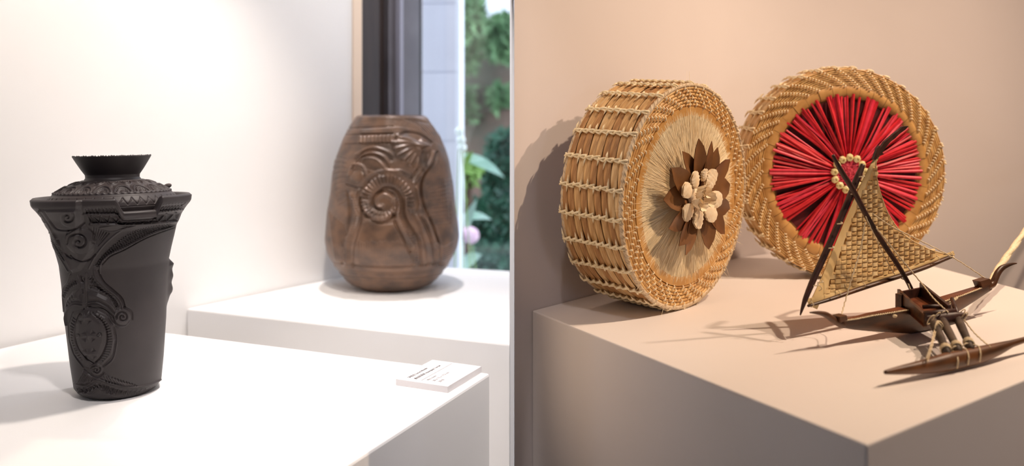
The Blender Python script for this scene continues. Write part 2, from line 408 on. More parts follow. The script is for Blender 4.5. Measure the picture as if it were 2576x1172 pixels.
# carved head: pointed field with three rising folds and two big scrolls
rl.fill(L(c3, (230, 310), (700, 300), (735, 420), (760, 520), (870, 700), (860, 840), (780, 960), (700, 1080), (600, 1110), (520, 960), (440, 760), (350, 520), (270, 380)), .0042, 9)
rl.line(L(c3, (240, 310), (330, 450), (430, 640), (520, 850), (600, 1060)), 2.6, .0030)
rl.line(L(c3, (330, 350), (400, 470), (470, 560), (590, 575)), 2.0, -.0022)
rl.line(L(c3, (470, 690), (520, 840), (610, 920)), 2.0, -.0022)
rl.line(L(c3, (600, 880), (650, 930), (730, 960), (810, 940), (880, 880)), 1.8, -.0026)
rl.line(L(c3, (590, 575), (680, 555), (740, 490)), 2.0, -.0024)
rl.dome(*c3(620, 420), 24, .0016); rl.dome(*c3(715, 705), 33, .0036)
rl.spiral(*c3(590, 412), 2.0, 15, 1.15, R_(20), 2.2, -.0030, -1)
rl.spiral(*c3(705, 722), 2.5, 25, 1.35, R_(-60), 2.3, -.0034, -1)
rl.line(L(c3, (300, 318), (480, 322), (690, 296)), 1.6, -.0018)
rl.line(L(c3, (575, 620), (700, 555), (840, 600), (870, 700)), 1.8, -.0020)
# the crossing below the point
for q in (L(c4, (380, 260), (430, 420), (440, 620)), L(c4, (430, 280), (450, 420), (455, 630)), L(c4, (470, 240), (470, 420), (475, 620))): rl.line(q, 1.5, .0016)
rl.line(L(c4, (400, 270), (420, 330)), 2.6, -.0028); rl.line(L(c4, (445, 300), (440, 350)), 2.4, -.0026); rl.line(L(c4, (425, 420), (432, 465)), 2.0, -.0022)
# arms: zigzag bands curving out, right and left
rl.band(L(c4, (545, 250), (585, 330), (680, 430), (780, 500), (850, 580), (880, 650)), L(c4, (500, 300), (540, 380), (640, 450), (740, 510), (800, 590), (840, 660)), 12, 1.2, .0021, -.0030, False, 2.5)
rl.line(L(c4, (570, 190), (600, 290), (700, 400), (830, 500), (900, 590), (915, 660)), 2.0, .0026)
rl.line(L(c4, (620, 200), (680, 330), (800, 440), (910, 540), (945, 650)), 2.2, -.0026)
rl.fill(L(c4, (500, 370), (600, 380), (700, 450), (640, 470), (540, 440), (490, 420)), -.0030, 4)
rl.fill(L(c4, (480, 450), (620, 470), (740, 530), (830, 620), (860, 690), (830, 740), (740, 640), (620, 570), (490, 570)), .0038, 8)
for k, a in ((0, .0022), (28, .0018), (52, .0016)):
    rl.line(L(c4, (480, 600+k), (580, 590+k), (690, 630+k), (780, 700+k), (840, 790+k*.4)), 1.5, a)
rl.line(L(c4, (500, 640), (620, 650), (720, 690), (800, 770)), 3.0, -.0030)
rl.dome(*c4(915, 765), 22, .0044); rl.spiral(*c4(915, 765), 1.5, 15, 1.6, 0.4, 1.8, -.0026, -1)
rl.line(L(c4, (740, 740), (800, 830), (880, 890), (960, 870), (1010, 810)), 1.8, .0018)
rl.line(L(c4, (950, 650), (1030, 700), (1040, 800)), 1.8, -.0016)
rl.band(L(c4, (350, 300), (280, 340), (225, 420), (195, 520)), L(c4, (370, 360), (300, 390), (250, 440), (205, 530)), 9, 1.2, .0020, -.0030, False, 2.5)
rl.line(L(c4, (280, 250), (250, 340), (200, 410), (190, 520), (200, 700)), 1.8, .0020)
rl.fill(L(c4, (390, 420), (310, 450), (240, 540), (210, 640), (215, 720), (270, 620), (330, 570), (410, 570)), .0036, 8)
rl.hatch(L(c4, (395, 500), (330, 490), (240, 590)), L(c4, (405, 560), (330, 550), (250, 630)), 6, 1.4, -.0018)
for k in (0, 30): rl.line(L(c4, (420, 600+k), (320, 590+k), (250, 650+k), (225, 760+k), (240, 870)), 1.5, .0018)
# the oval body: ring with hatching, inner shield with folded facets
rl.fill(L(c2, (500, 300), (430, 330), (395, 430), (400, 560), (440, 690), (520, 800), (610, 830), (700, 790), (780, 700), (802, 560), (780, 440), (720, 360), (640, 320)), .0040, 7)
rl.fill(L(c2, (530, 320), (478, 420), (468, 530), (500, 640), (560, 715), (620, 752), (680, 690), (712, 580), (715, 490), (680, 410), (600, 340)), .0014, 8)
rl.line(L(c2, (520, 300), (470, 400), (458, 520), (490, 640), (550, 720), (615, 765)), 1.5, -.0026)
rl.line(L(c2, (600, 330), (690, 410), (724, 500), (720, 600), (680, 700), (630, 760)), 1.5, -.0026)
rl.line(L(c2, (425, 330), (390, 440), (400, 570), (440, 700), (520, 810)), 1.6, .0018)
rl.line(L(c2, (640, 320), (750, 390), (806, 520), (800, 640), (770, 740), (700, 800)), 1.6, .0018)
rl.hatch(L(c2, (660, 350), (730, 430), (760, 520), (760, 610), (735, 690), (690, 745)), L(c2, (640, 375), (700, 440), (725, 520), (725, 600), (700, 680), (660, 735)), 20, 1.0, -.0016)
rl.hatch(L(c2, (440, 360), (415, 450), (420, 560), (450, 660), (500, 745)), L(c2, (470, 390), (448, 460), (445, 560), (475, 650), (520, 735)), 17, 1.0, -.0016)
for (sx, sy) in ((545, 370), (578, 525), (585, 680)):
    cx_, cy_ = c2(sx, sy)
    ddx, ddy = np.abs(rl.x-cx_), np.abs(rl.y-cy_)
    rl.h += .0032*np.clip(1-(np.sqrt(ddx/19)+np.sqrt(ddy/17)), 0, 1)+.0012*np.clip(1-np.maximum(ddx/15, ddy/14), 0, 1)
    for ax_, ay_ in ((1, 1), (1, -1), (-1, 1), (-1, -1)):
        rl.fill(L(c2, (sx+ax_*12, sy+ay_*12), (sx+ax_*62, sy+ay_*22), (sx+ax_*24, sy+ay_*58)), -.0022, 4)

rl.dome(*c2(660, 518), 5.5, .0016); rl.spiral(*c2(660, 518), 1, 6.5, 1.0, 0, 1.1, -.0014); rl.dome(*c2(488, 525), 4.5, .0014); rl.spiral(*c2(488, 525), 1, 5.5, 1.0, 0, 1.0, -.0014)
# tail scroll and feet
rl.dome(*c2(636, 822), 17, .0040); rl.spiral(*c2(636, 822), 1.5, 12, 1.6, 1.0, 1.6, -.0024, -1)
rl.line(L(c2, (560, 860), (600, 890), (650, 900), (700, 860)), 1.8, .0016)
rl.fill(L(c2, (520, 810), (560, 850), (600, 890), (620, 920), (540, 955), (450, 950), (490, 900)), .0030, 5)
rl.hatch(L(c2, (520, 850), (600, 905)), L(c2, (470, 940), (590, 925)), 9, 1.0, -.0016)
rl.fill(L(c2, (700, 850), (740, 880), (840, 930), (1010, 968), (880, 972), (740, 930), (660, 900)), .0030, 4)
rl.hatch(L(c2, (690, 870), (960, 955)), L(c2, (720, 935), (980, 970)), 12, 1.0, -.0014)
# base band with a wave
rl.line(L(c2, (440, 945), (540, 965), (640, 912), (760, 950), (900, 980), (1060, 965), (1205, 908)), 2.0, .0022)
rl.band(L(c2, (455, 985), (540, 985), (630, 950), (700, 960), (820, 1000), (960, 1008), (1100, 985), (1190, 945)), L(c2, (475, 1030), (550, 1030), (640, 985), (720, 1030), (840, 1055), (980, 1052), (1100, 1022), (1180, 990)), 19, 1.4, .0022, -.0028, False, 3)
rl.line(L(c2, (640, 960), (700, 1015), (830, 1066), (960, 1070), (1100, 1040), (1180, 1005)), 1.8, .0016)
rl.line(L(c2, (470, 1040), (560, 1045), (640, 1000)), 1.6, .0012)
H = np.zeros_like(PX); H[front] = rl.h
H *= np.clip((zs[:, None]-.001)/.012, 0, 1)*np.clip((.2895-zs[:, None])/.005, 0, 1)*np.clip((np.cos(th)[None, :]+.05)/.30, 0, 1)
# the second carved figure, seen edge-on at the right
tw = (th+PI) % (2*PI)-PI
zf = zs[:, None]
bump = .0105*np.exp(-((tw[None, :]-R_(101))/R_(11))**2)*np.clip((zf-.122)/.02, 0, 1)*np.clip((.199-zf)/.012, 0, 1)*(.90+.10*np.cos(zf*2*PI/.021))
H += bump
# the carved head pushes the wall out at the left front
wl = np.clip((zf-.205)/.088, 0, 1)
half_ = R_(7)+R_(15.5)*wl                                # narrows downwards to the point
q_ = np.clip((half_-np.abs(tw[None, :]-R_(-43)))/R_(3.0), 0, 1)
lobe = .0078*(q_*q_*(3-2*q_))*wl**1.2
H += lobe
notch = np.clip((R_(37)-tw)/R_(4), 0, 1)*np.clip((tw-R_(1.0))/R_(7), 0, 1)
notch = notch*notch*(3-2*notch)
sm = np.clip((zf-.262)/.030, 0, 1)
DZ = -.0205*notch[None, :]*sm
H -= .008*notch[None, :]*np.clip((zf-.275)/.02, 0, 1)
V = revolve(VB, th, zs, rs, LEAN, H, DZ, TILT)
zi = np.array([.3012, .3000, .292, .280, .270]); ri = np.array([.1115, .1070, .1010, .0965, .0930])
wgt = np.array([1, 1, .8, .2, 0])[:, None]
Vi = revolve(VB, th, zi, ri, LEAN, lobe[-1][None, :]*wgt-.008*notch[None, :]*wgt, -.0205*notch[None, :]*wgt, TILT)
Vc = revolve(VB, th, np.array([.270, .270]), np.array([.05, .001]), LEAN, tilt=TILT)
Vb = revolve(VB, th, np.array([.0]), np.array([.001]), LEAN)
fast_grid('body', np.concatenate([Vb, V, Vi, Vc]), True, M_black, vase)

# lid: dome with scallops, studs and zigzag, flared foot ring on top
thl = cum_theta(-110, 110, 520, 60)
dz_ = np.array([.2765, .2860, .2950, .3075, .3165, .3225, .3255]); dr_ = np.array([.0930, .0962, .0948, .0845, .0690, .0545, .0440])
sl = np.linspace(0, 1, 150); tt = np.linspace(0, 1, len(dz_))
lz, lr = np.interp(sl, tt, dz_), np.interp(sl, tt, dr_)
k7 = np.ones(13)/13; lz[8:-8] = np.convolve(lz, k7, 'same')[8:-8]; lr[8:-8] = np.convolve(lr, k7, 'same')[8:-8]
TT, SS = np.meshgrid(thl, sl)
def frac(x): return x-np.floor(x)
g = lambda d, w: np.exp(-(d/w)**2)
hl = np.zeros_like(TT)
for s0 in (.20, .455, .475, .93): hl += -.0010*g(SS-s0, .010)
zz = np.abs(frac(TT*44/(2*PI))*2-1); hl += -.0014*g(SS-(.25+.15*zz), .022)*((SS > .22) & (SS < .43))
hl += .0014*g(frac(TT*60/(2*PI))-.5, .22)*g(SS-.505, .016)
u = frac(TT*18/(2*PI))-.5; ds = np.hypot(u*.40, (SS-.53)*1.0)
for rr, am in ((.165, .0013), (.135, -.0013), (.10, .0011), (.06, -.0010)): hl += am*g(ds-rr, .013)*(SS > .53)*(SS < .74)
hl += -.0010*g(frac(u*18)-.5, .25)*((ds > .03) & (ds < .10) & (SS > .53))
u2 = frac(TT*18/(2*PI)+.5)-.5; ds2 = np.hypot(u2*.40, (SS-.90))
for rr, am in ((.16, .0012), (.13, -.0012), (.09, .0010)): hl += am*g(ds2-rr, .013)*(SS < .90)*(SS > .70)
hl += -.0016*g(np.hypot(u2*.5, SS-.66), .05)
Vl = revolve(VB, thl, lz, lr, LEAN, hl*.75, hl*.66, TILT)
Vlc = revolve(VB, thl, np.array([.2760]), np.array([.001]), LEAN, tilt=TILT)
lid = fast_grid('lid', np.concatenate([Vlc, Vl]), True, M_black_lid, vase)
fz = np.array([.3235, .3262, .3290, .3335, .3420, .3530, .3618, .3628, .3615, .345, .332, .330]); fr = np.array([.0435, .0408, .0389, .0392, .0450, .0516, .0566, .0552, .0532, .042, .034, .001])
thk = np.linspace(-PI, PI, 300, endpoint=False)
ft = np.linspace(0, len(fz)-1, 90); fzz, frr = np.interp(ft, np.arange(len(fz)), fz), np.interp(ft, np.arange(len(fz)), fr)
rough = .0007*np.sin(thk*47)*np.sin(thk*23+1)+.0006*np.sin(thk*91+2)
jit = rough[None, :]*np.clip(1-np.abs(ft-7)/1.2, 0, 1)[:, None]
Vk = revolve(VB, thk, fzz, frr, LEAN, jit, jit*1.2, TILT)
fast_grid('foot_ring', Vk, True, M_black, lid)
# small leaf-shaped tip of the far rim
tp = at(421, 468, VB.y+.088)
tipm = MB().ball(tp, .0075, .005, .0042, 10, 7, Matrix.Rotation(R_(-18), 3, 'Y'))
tipm.tube([tp+Vector((-.002, 0, -.001)), tp+Vector((-.004, -.004, -.012)), tp+Vector((-.008, -.010, -.030))], [.003, .0042, .006], 8)
tag(obj('rim_tip', tipm, M_chip, vase, True), 'worn brown leaf-shaped tip rising behind the lid')

# ------------------------------------------------------------------ rounded brown vase
M_bronze = mat('fired_brown_clay', lin(116, 87, 67), lin(82, 63, 51), 0.36, 30, stretch=(1, 1, 1.4), bump=0.30, bscale=120, bdist=0.001, spec=0.6, lo=.38, hi=.66, metal=0.12)
BB = on(987, 718.5, ZL)
bz_px = np.array([292, 296, 320, 350, 404, 450, 482, 537, 570, 597, 631, 661, 674, 695, 712, 725, 731])
bl_px = np.array([905, 902, 885, 867, 845, 836.5, 832.5, 824, 819, 815.5, 823, 840, 848, 865, 882, 896, 904])
br_px = np.array([1083, 1086, 1102, 1117, 1134, 1140, 1143.5, 1150, 1152.5, 1153.5, 1147.5, 1130, 1121, 1105, 1090, 1076, 1068])
bsc = F/BB.y
bz = (718.5-bz_px)/bsc*1.0; brr = (br_px-bl_px)/2/(F*1.017)*math.hypot(BB.x, BB.y)
bz = np.clip(bz[::-1], 0, None); brr = brr[::-1].copy()
bz[0:3] = (0, .004, .0095); brr[0] = .0775
brown = thing('carved_vase', 'rounded brown carved clay vase on the white plinth by the window', 'vase', BB)
thb = cum_theta(-110, 110, 460, 60)
zb = np.linspace(0, bz[-1], 420); rb = np.interp(zb, bz, brr); rb[12:-12] = np.convolve(rb, np.ones(17)/17, 'same')[12:-12]
VV = revolve(BB, thb, zb, rb)
PX, PY = np_px(VV)
front = (np.abs(((thb+PI) % (2*PI))-PI) < R_(97))[None, :] & np.ones_like(PX, bool)
rl = Relief(PX[front], PY[front])
b = lambda X, Y: (780+X/2.345, 260+Y/2.345)
sc = 1/2.345
# spiral horn with its comb of beads
rl.spiral(*b(425, 590), 8, 46, 1.25, R_(100), 5.0, .0055, 1)
rl.spiral(*b(425, 590), 16, 56, 1.25, R_(100), 3.0, -.0050, 1)
for k in range(24):
    a = R_(-205+k*9.6*1.0)+PI*0
    for (r0, r1) in ((112, 150),):
        rl.line([b(455+r0*math.cos(a), 580+r0*math.sin(a)), b(455+r1*math.cos(a), 580+r1*math.sin(a))], 3.0, .0050, False)
for k in range(11):
    a = R_(20+k*17)
    rl.line([b(420+70*math.cos(a), 595+58*math.sin(a)), b(420+96*math.cos(a), 595+80*math.sin(a))], 3.2, .0045, False)
rl.line(L(b, (395, 540), (440, 500), (500, 510), (540, 570), (550, 660), (600, 740), (650, 820), (660, 950)), 3.6, -.0060)
rl.line(L(b, (500, 560), (515, 660), (560, 760), (610, 850), (615, 950)), 6.5, .0058)
rl.line(L(b, (560, 560), (580, 680), (640, 780)), 4.5, .0050)
rl.line(L(b, (490, 560), (495, 680), (540, 780), (590, 880)), 3.0, -.0044)
rl.hatch(L(b, (505, 570), (520, 680), (570, 780), (600, 940)), L(b, (535, 570), (548, 660), (610, 770), (640, 940)), 24, 1.5, -.0020)
rl.spiral(*b(455, 580), 80, 80, .62, R_(-205), 2.6, .0030, 1)
# left stem
rl.line(L(b, (250, 540), (268, 620), (262, 710), (225, 800), (215, 950)), 6.5, .0052)
rl.line(L(b, (290, 560), (300, 660), (280, 760), (250, 860), (250, 960)), 3.2, -.0046)
rl.line(L(b, (215, 520), (235, 620), (225, 720), (190, 820), (185, 940)), 3.2, -.0040)
rl.hatch(L(b, (250, 560), (245, 700), (205, 810), (205, 940)), L(b, (288, 560), (280, 700), (240, 810), (235, 940)), 26, 1.4, -.0020)
rl.line(L(b, (330, 680), (420, 690), (500, 680)), 2.6, .0030); rl.line(L(b, (320, 700), (420, 712), (510, 700)), 2.2, -.0026)
# fan of petals at the upper right
for (ex, ey) in ((490, 225), (505, 262), (520, 300), (552, 330), (590, 352), (625, 372), (520, 195)):
    rl.line(L(b, (650, 245), ((650+ex)/2+5, (245+ey)/2-8), (ex, ey)), 5.0, .0062)
rl.line(L(b, (500, 210), (560, 175), (650, 185), (720, 230)), 3.0, -.0040)
rl.dome(*b(678, 262), 14, .0070); rl.line(L(b, (655, 220), (660, 250)), 4.0, .0060, False)
rl.line(L(b, (750, 290), (735, 350), (670, 430), (655, 520), (680, 620), (730, 720), (765, 820)), 3.4, -.0070)
rl.line(L(b, (725, 290), (705, 350), (645, 430), (632, 520), (655, 620), (700, 720), (735, 820)), 3.8, .0048)
rl.line(L(b, (690, 310), (660, 400), (610, 470)), 3.0, .0040); rl.line(L(b, (640, 380), (600, 440), (560, 430)), 2.6, -.0036)
for k in range(5): rl.line(L(b, (600+k*28, 650+k*10), (655+k*24, 740+k*12), (690+k*22, 860), (690+k*20, 950)), 2.4, .0034*(1 if k % 2 else -1))
for k in range(12): rl.line(L(b, (690+k*3, 470+k*22), (835-k*1, 440+k*24)), 1.6, -.0016, False)
for k in range(10): rl.line(L(b, (700+k*10, 440), (690+k*14, 680)), 1.3, .0012, False)
# arcs and hatching at the upper left
for k in range(5): rl.line(L(b, (240+k*8, 420-k*30), (300+k*16, 330-k*18), (390+k*16, 330-k*12), (455+k*8, 400-k*22)), 2.2, .0034*(1 if k % 2 == 0 else -.9))
rl.hatch(L(b, (340, 290), (400, 300), (460, 350)), L(b, (300, 380), (380, 400), (430, 430)), 16, 1.4, -.0022)
rl.dome(*b(280, 430), 17, .0050); rl.line(L(b, (230, 420), (260, 360), (310, 370), (330, 420)), 3.0, .0044)
rl.line(L(b, (215, 480), (300, 500), (350, 460)), 2.6, -.0036)
rl.line(L(b, (480, 400), (540, 395), (600, 420)), 2.6, .0036)
# rows of studs and engraved lines at the neck, bands at the foot
for k in range(15): rl.line([b(300+k*13, 150), b(300+k*13, 172)], 2.2, .0036, False)
for k in range(9): rl.line([b(300+k*22, 196), b(300+k*22, 226)], 3.2, .0048, False)
for yy in (142, 182, 236): rl.line(L(b, (210, yy+6), (350, yy), (490, yy-2)), 1.8, -.0026)
for yy, am in ((962, -.0026), (985, .0016), (1010, -.0022), (1038, -.0020)): rl.line(L(b, (140, yy-26), (280, yy-4), (470, yy+6), (660, yy-4), (810, yy-30)), 2.2, am)
for k in range(22): rl.line([b(290+k*15, 815+((k*7) % 5)*3), b(296+k*14.6, 940)], 1.4, -.0016, False)
for k in range(14): rl.line([b(110+k*7, 640+k*6), b(150+k*5, 930)], 1.6, -.0016 if k % 2 else .0012, False)
for k in range(9): rl.line(L(b, (740, 860+k*12), (800, 846+k*12), (860, 812+k*13)), 1.6, -.0018)
for k in range(10): rl.line(L(b, (120+k*6, 330+k*30), (170+k*3, 320+k*30), (210, 330+k*28)), 1.8, -.0016)
for k in range(8): rl.line(L(b, (300, 105+k*4), (450, 98+k*5), (640, 108+k*6)), 1.0, -.0009)
for k in range(7): rl.line(L(b, (560+k*18, 95), (640+k*18, 130), (730+k*10, 220+k*6)), 1.4, -.0014)
H = np.zeros_like(PX); H[front] = rl.h*1.0
H *= np.clip(zb[:, None]/.015, 0, 1)*np.clip((zb[-1]-zb[:, None])/.006, 0, 1)
H += .0008*np.sin(thb*9)[None, :]*np.sin(zb*60)[:, None]
twb = (thb+PI) % (2*PI)-PI
V = revolve(BB, thb, zb, rb, 0, H, (-.004*np.clip((twb-R_(38))/R_(20), 0, 1)+.0015*np.cos(twb*3))[None, :]*np.clip((zb[:, None]-.36)/.04, 0, 1))
ri = np.array([rb[-1]-.007, rb[-1]-.012, rb[-1]-.004, rb[-1]+.02, .06, .001]); zi = np.array([zb[-1]+.001, zb[-1]-.006, zb[-1]-.05, zb[-1]-.10, .03, .03])
Vi = revolve(BB, thb, zi, ri); Vb = revolve(BB, thb, np.array([0.0]), np.array([.001]))
fast_grid('body', np.concatenate([Vb, V, Vi]), True, M_bronze, brown)

# ------------------------------------------------------------------ label card
M_board = mat('white_foam_board', (.76, .73, .73, 1), None, 0.6)
M_ink = mat('black_print', lin(70, 58, 54), None, 0.6); M_ink2 = mat('grey_print', lin(120, 106, 102), None, 0.6)
zt = ZL+.0100
q = [on(996, 953, zt), on(1129, 971, zt), on(1212, 919, zt), on(1087, 905, zt)]
cu = (q[3]-q[0]).normalized(); cv = Vector((cu.y, -cu.x, 0)); Wd, Hg = .117, .0925
o0 = Vector((q[0].x, q[0].y, ZL))
card = obj('label_card', MB().box(o0, cu*Wd, cv*Hg, Vector((0, 0, .0098))), M_board)
tag(card, 'small white caption card lying at the near plinth corner', 'label card')
def text(body, px, py, pend, m, bold=0.0):
    p0, p1 = on(px, py, zt), on(*pend, zt)
    c = bpy.data.curves.new('text', 'FONT'); c.body = body; c.offset = bold
    t = bpy.data.objects.new('text', c); COL.objects.link(t)
    dg = bpy.context.evaluated_depsgraph_get(); me = bpy.data.meshes.new_from_object(t.evaluated_get(dg))
    COL.objects.unlink(t); bpy.data.objects.remove(t)
    xs = [v.co.x for v in me.vertices]; w = max(xs)-min(xs); k = (p1-p0).length/w
    for v in me.vertices:
        p = p0+cu*((v.co.x-min(xs))*k)-cv*((v.co.y)*k*1.0); v.co = (p.x, p.y, ZL+.00995)
    me.materials.clear(); me.materials.append(m)
    o = link('printed_text', me, card); return o
text('舒若吉 Suruci Mavaliv', 1031, 950.5, (1080, 926.0), M_ink, .015)
text('原住民茶具 Aboriginal Tea Set', 1047, 953.5, (1111.5, 919.0), M_ink, .015)
text('陶土 Kaolin', 1079, 956.0, (1100, 945.0), M_ink2)
text('20 x 15 x 17.5 cm', 1093, 958.5, (1133.5, 937.0), M_ink2)
text('2018', 1108, 960.8, (1120, 954.8), M_ink2)
a_, b_ = on(1060, 956.6, zt), on(1135, 914, zt)
obj('printed_line', MB().box((a_.x, a_.y, ZL+.0098), cu*(b_-a_).length, cv*.0005, Vector((0, 0, .0002))), M_ink2, card)

# ------------------------------------------------------------------ garden beyond the window
M_soil = mat('brown_garden_wall', lin(122, 100, 88), lin(84, 86, 74), 0.95, 2.2, lo=.42, hi=.62, bump=.4, bscale=9, bdist=.02)
M_ground = mat('dark_garden_ground', lin(58, 66, 62), lin(40, 62, 56), 0.9, 5)
M_tile = mat('pale_wall_tile', lin(212, 214, 224), lin(222, 224, 234), 0.45, 3)
M_grout = mat('pale_grout', lin(196, 200, 214), None, 0.8)
M_eave = mat('white_eave', lin(232, 236, 244), None, 0.7)
def leafmat(n, c1, c2): return mat(n, c1, c2, 0.5, 7)
M_ivy = leafmat('ivy_green', lin(70, 112, 70), lin(120, 160, 110))
M_top = leafmat('dark_topiary_green', lin(16, 50, 42), lin(40, 98, 72))
M_lt = leafmat('fresh_leaf_green', lin(110, 150, 62), lin(140, 176, 96))
M_pl = leafmat('pale_leaf_green', lin(150, 190, 168), lin(176, 208, 190))
M_stem = mat('brown_stem', lin(78, 60, 44), None, .9)
M_pink = mat('pale_pink_petal', lin(240, 190, 214), lin(246, 214, 230), .6, 9); M_pink2 = mat('deep_pink_petal', lin(220, 90, 130), None, .6)
M_wflower = mat('white_petal', lin(235, 246, 240), None, .6)
YG = 6.3
o = obj('garden_wall', MB().box((-3.2, YG, -.3), (5.2, 0, 0), (0, .2, 0), (0, 0, 3.6)), M_soil); o['kind'] = 'structure'
o = obj('ground', MB().box((-3.4, 2.66, -.5), (5.6, 0, 0), (0, 3.9, 0), (0, 0, .5)), M_ground); o['kind'] = 'structure'
# tiled pier just outside the window
pier = thing('tiled_pier', 'pale tiled pier outside the window behind the brown vase', 'pillar', (-.245, 3.2, 0))
xa, xb = (1062-CX)/F*3.2, (1146-CX)/F*3.2
obj('core', MB().box((xa+.003, 3.203, 0), (xb-xa-.006, 0, 0), (0, .30, 0), (0, 0, 3.2)), M_grout, pier)
tl = mesh_of('tile', MB().box((0, 0, 0), (xb-xa, 0, 0), (0, .31, 0), (0, 0, .237)), M_tile)
for k in range(13): link('tile', tl, pier, Matrix.Translation(Vector((xa+.245, .0-.002, .004+k*.2405))))
tag(obj('corner_strip', MB().box((xb, 3.197, 0), (.014, 0, 0), (0, .3, 0), (0, 0, 3.2)), M_eave, pier), 'bright corner strip')
# white eave high above the garden wall
ev = thing('white_eave', 'white sloping eave high above the garden wall', 'eave', at(1240, 60, 6.0))
e_ = [at(1196, 66, 6.0), at(1240, 52, 6.0), at(1330, 28, 6.0), at(1330, -60, 6.0), at(1225, -60, 6.0)]
obj('fascia', MB().hexa(e_, [p+Vector((0, .18, 0)) for p in e_]), M_eave, ev)
obj('gutter', MB().tube([p+Vector((0, -.02, -.01)) for p in e_[:3]], .022, 8), M_soil, ev)
def leaf_bush(mb, c, rx, ry, rz, n, size, r):
    for _ in range(n):
        d = Vector((r.gauss(0, 1), r.gauss(0, 1), r.gauss(0, 1))).normalized()*(r.random()**.35)
        p = Vector(c)+Vector((d.x*rx, d.y*ry, d.z*rz)); s_ = size*r.uniform(.6, 1.3)
        u = Vector((r.gauss(0, 1), r.gauss(0, 1), r.gauss(0, 1))).normalized(); w = u.orthogonal().normalized()
        k = u.cross(w)*s_*.16
        mb.add([p, p+u*s_*.45+w*s_*.28+k, p+u*s_, p+u*s_*.45-w*s_*.28+k], [(0, 1, 2), (0, 2, 3)])
def bush(name, label, px, py, y, rpx, rpy, n, size, m, group=None):
    c = at(px, py, y); r = random.Random(px*7+py)
    t = thing(name, label, 'shrub', c-Vector((0, 0, rpy/F*y if y > 5.2 else c.z)), group)
    f = MB(); leaf_bush(f, c, rpx/F*y, rpx/F*y, rpy/F*y, n, size, r)
    obj('foliage', f, m, t)['kind'] = 'stuff'
    s_ = MB()
    for k in range(5):
        a = k*1.3; s_.tube([c-Vector((0, 0, rpy/F*y*1.05 if y > 5.2 else c.z-.0)), c+Vector((math.cos(a)*.4*rpx/F*y, math.sin(a)*.4*rpx/F*y, 0)), c+Vector((math.cos(a)*.7*rpx/F*y, math.sin(a)*.7*rpx/F*y, .6*rpy/F*y))], [.012, .008, .004], 5)
    obj('stem', s_, M_stem, t); return t
bush('ivy', 'ivy hanging at the upper left of the garden view, beside the eave', 1170, 40, 5.5, 46, 52, 700, .075, M_ivy)
bush('ivy', 'ivy clump below the eave at the left, against the pier', 1176, 128, 6.1, 34, 48, 420, .075, M_ivy)
bush('ivy', 'broad ivy mass under the eave at the right edge of the window', 1268, 92, 5.85, 44, 58, 700, .075, M_ivy)
bush('ivy', 'small ivy tuft halfway down the garden wall', 1258, 246, 6.18, 26, 30, 260, .07, M_ivy)
bush('ivy', 'thin ivy trail low on the left of the garden wall', 1172, 266, 6.25, 22, 44, 200, .07, M_ivy)
bush('topiary_shrub', 'tall dark green clipped shrub at the right of the garden view', 1276, 440, 5.0, 60, 112, 2600, .06, M_top)
bush('topiary_shrub', 'broad dark shrub with brighter leaves low in the garden', 1262, 566, 4.35, 64, 84, 1700, .06, M_top)
bush('ground_cover', 'dark teal ground cover just above the plinth edge', 1225, 650, 4.2, 110, 30, 1100, .06, M_top)
bush('leafy_shrub', 'fresh green leaves of the shrub behind the pier', 1172, 438, 4.0, 26, 40, 110, .07, M_lt)
def blade(mb, p, q, w, sag=.02):
    p, q = Vector(p), Vector(q); d = (q-p); n = Vector((0, -1, .3)).normalized(); s_ = d.cross(n).normalized()
    P = [p+d*t+Vector((0, 0, sag*4*t*(1-t))) for t in (0, .2, .4, .6, .8, 1)]; W = [.25, .8, 1, .95, .6, .05]; vs = []
    for a, k in zip(P, W): vs += [a+s_*w*k, a-n*w*.25*k, a-s_*w*k]
    mb.add(vs, [(3*i+j, 3*i+j+1, 3*i+3+j+1, 3*i+3+j) for i in range(5) for j in range(2)])
lp = thing('strap_leaf_plant', 'plant with long pale strap leaves beside the pier', 'plant', at(1150, 690, 3.7).xy.to_3d())
for (a, b2, w) in (((1150, 392), (1268, 446), .022), ((1148, 470), (1190, 380), .016), ((1146, 556), (1236, 552), .017), ((1150, 640), (1200, 500), .018), ((1150, 690), (1212, 640), .024), ((1150, 420), (1220, 402), .018)):
    m_ = MB(); blade(m_, at(*a, 3.7), at(*b2, 3.6), w); obj('leaf', m_, M_pl if w > .0165 else M_lt, lp, True)
obj('stem', MB().tube([at(1150, 690, 3.7).xy.to_3d(), at(1152, 540, 3.7), at(1149, 390, 3.7)], [.010, .008, .004], 6), M_lt, lp)
def blossom(name, label, px, py, y, r, n, m, stem_to):
    c = at(px, py, y); t = thing(name, label, 'flower', stem_to)
    for k in range(n):
        a = k*2.399; e = math.acos(1-1.6*(k+.5)/n); d = Vector((math.sin(e)*math.cos(a), -math.cos(e)*.9, math.sin(e)*math.sin(a)))
        m_ = MB().ball(c+d*r*.55, r*.55, r*.2, r*.42, 6, 5, Vector((0, -1, 0)).rotation_difference(d).to_matrix()); obj('petal', m_, m, t, True)
    obj('stem', MB().tube([Vector(stem_to), (Vector(stem_to)+c)/2+Vector((.01, 0, 0)), c], .0022, 5), M_lt, t)
for k, (px, py) in enumerate(((1156, 330), (1160, 352), (1163, 371))):
    blossom('white_flower', ('topmost', 'middle', 'lowest')[k]+' white flower on the stalk by the pier', px, py, 3.10, .0200, 9, M_wflower, Vector((-.24+.07*k, 3.06-.05*k, 0)))
blossom('pink_flower', 'large pale pink flower low beside the pier', 1184, 592, 3.45, .043, 12, M_pink, Vector((-.05, 3.42, 0)))
blossom('pink_flower', 'deep pink flower above the pale pink one, against the pier', 1160, 574, 3.60, .020, 8, M_pink2, Vector((-.16, 3.50, 0)))
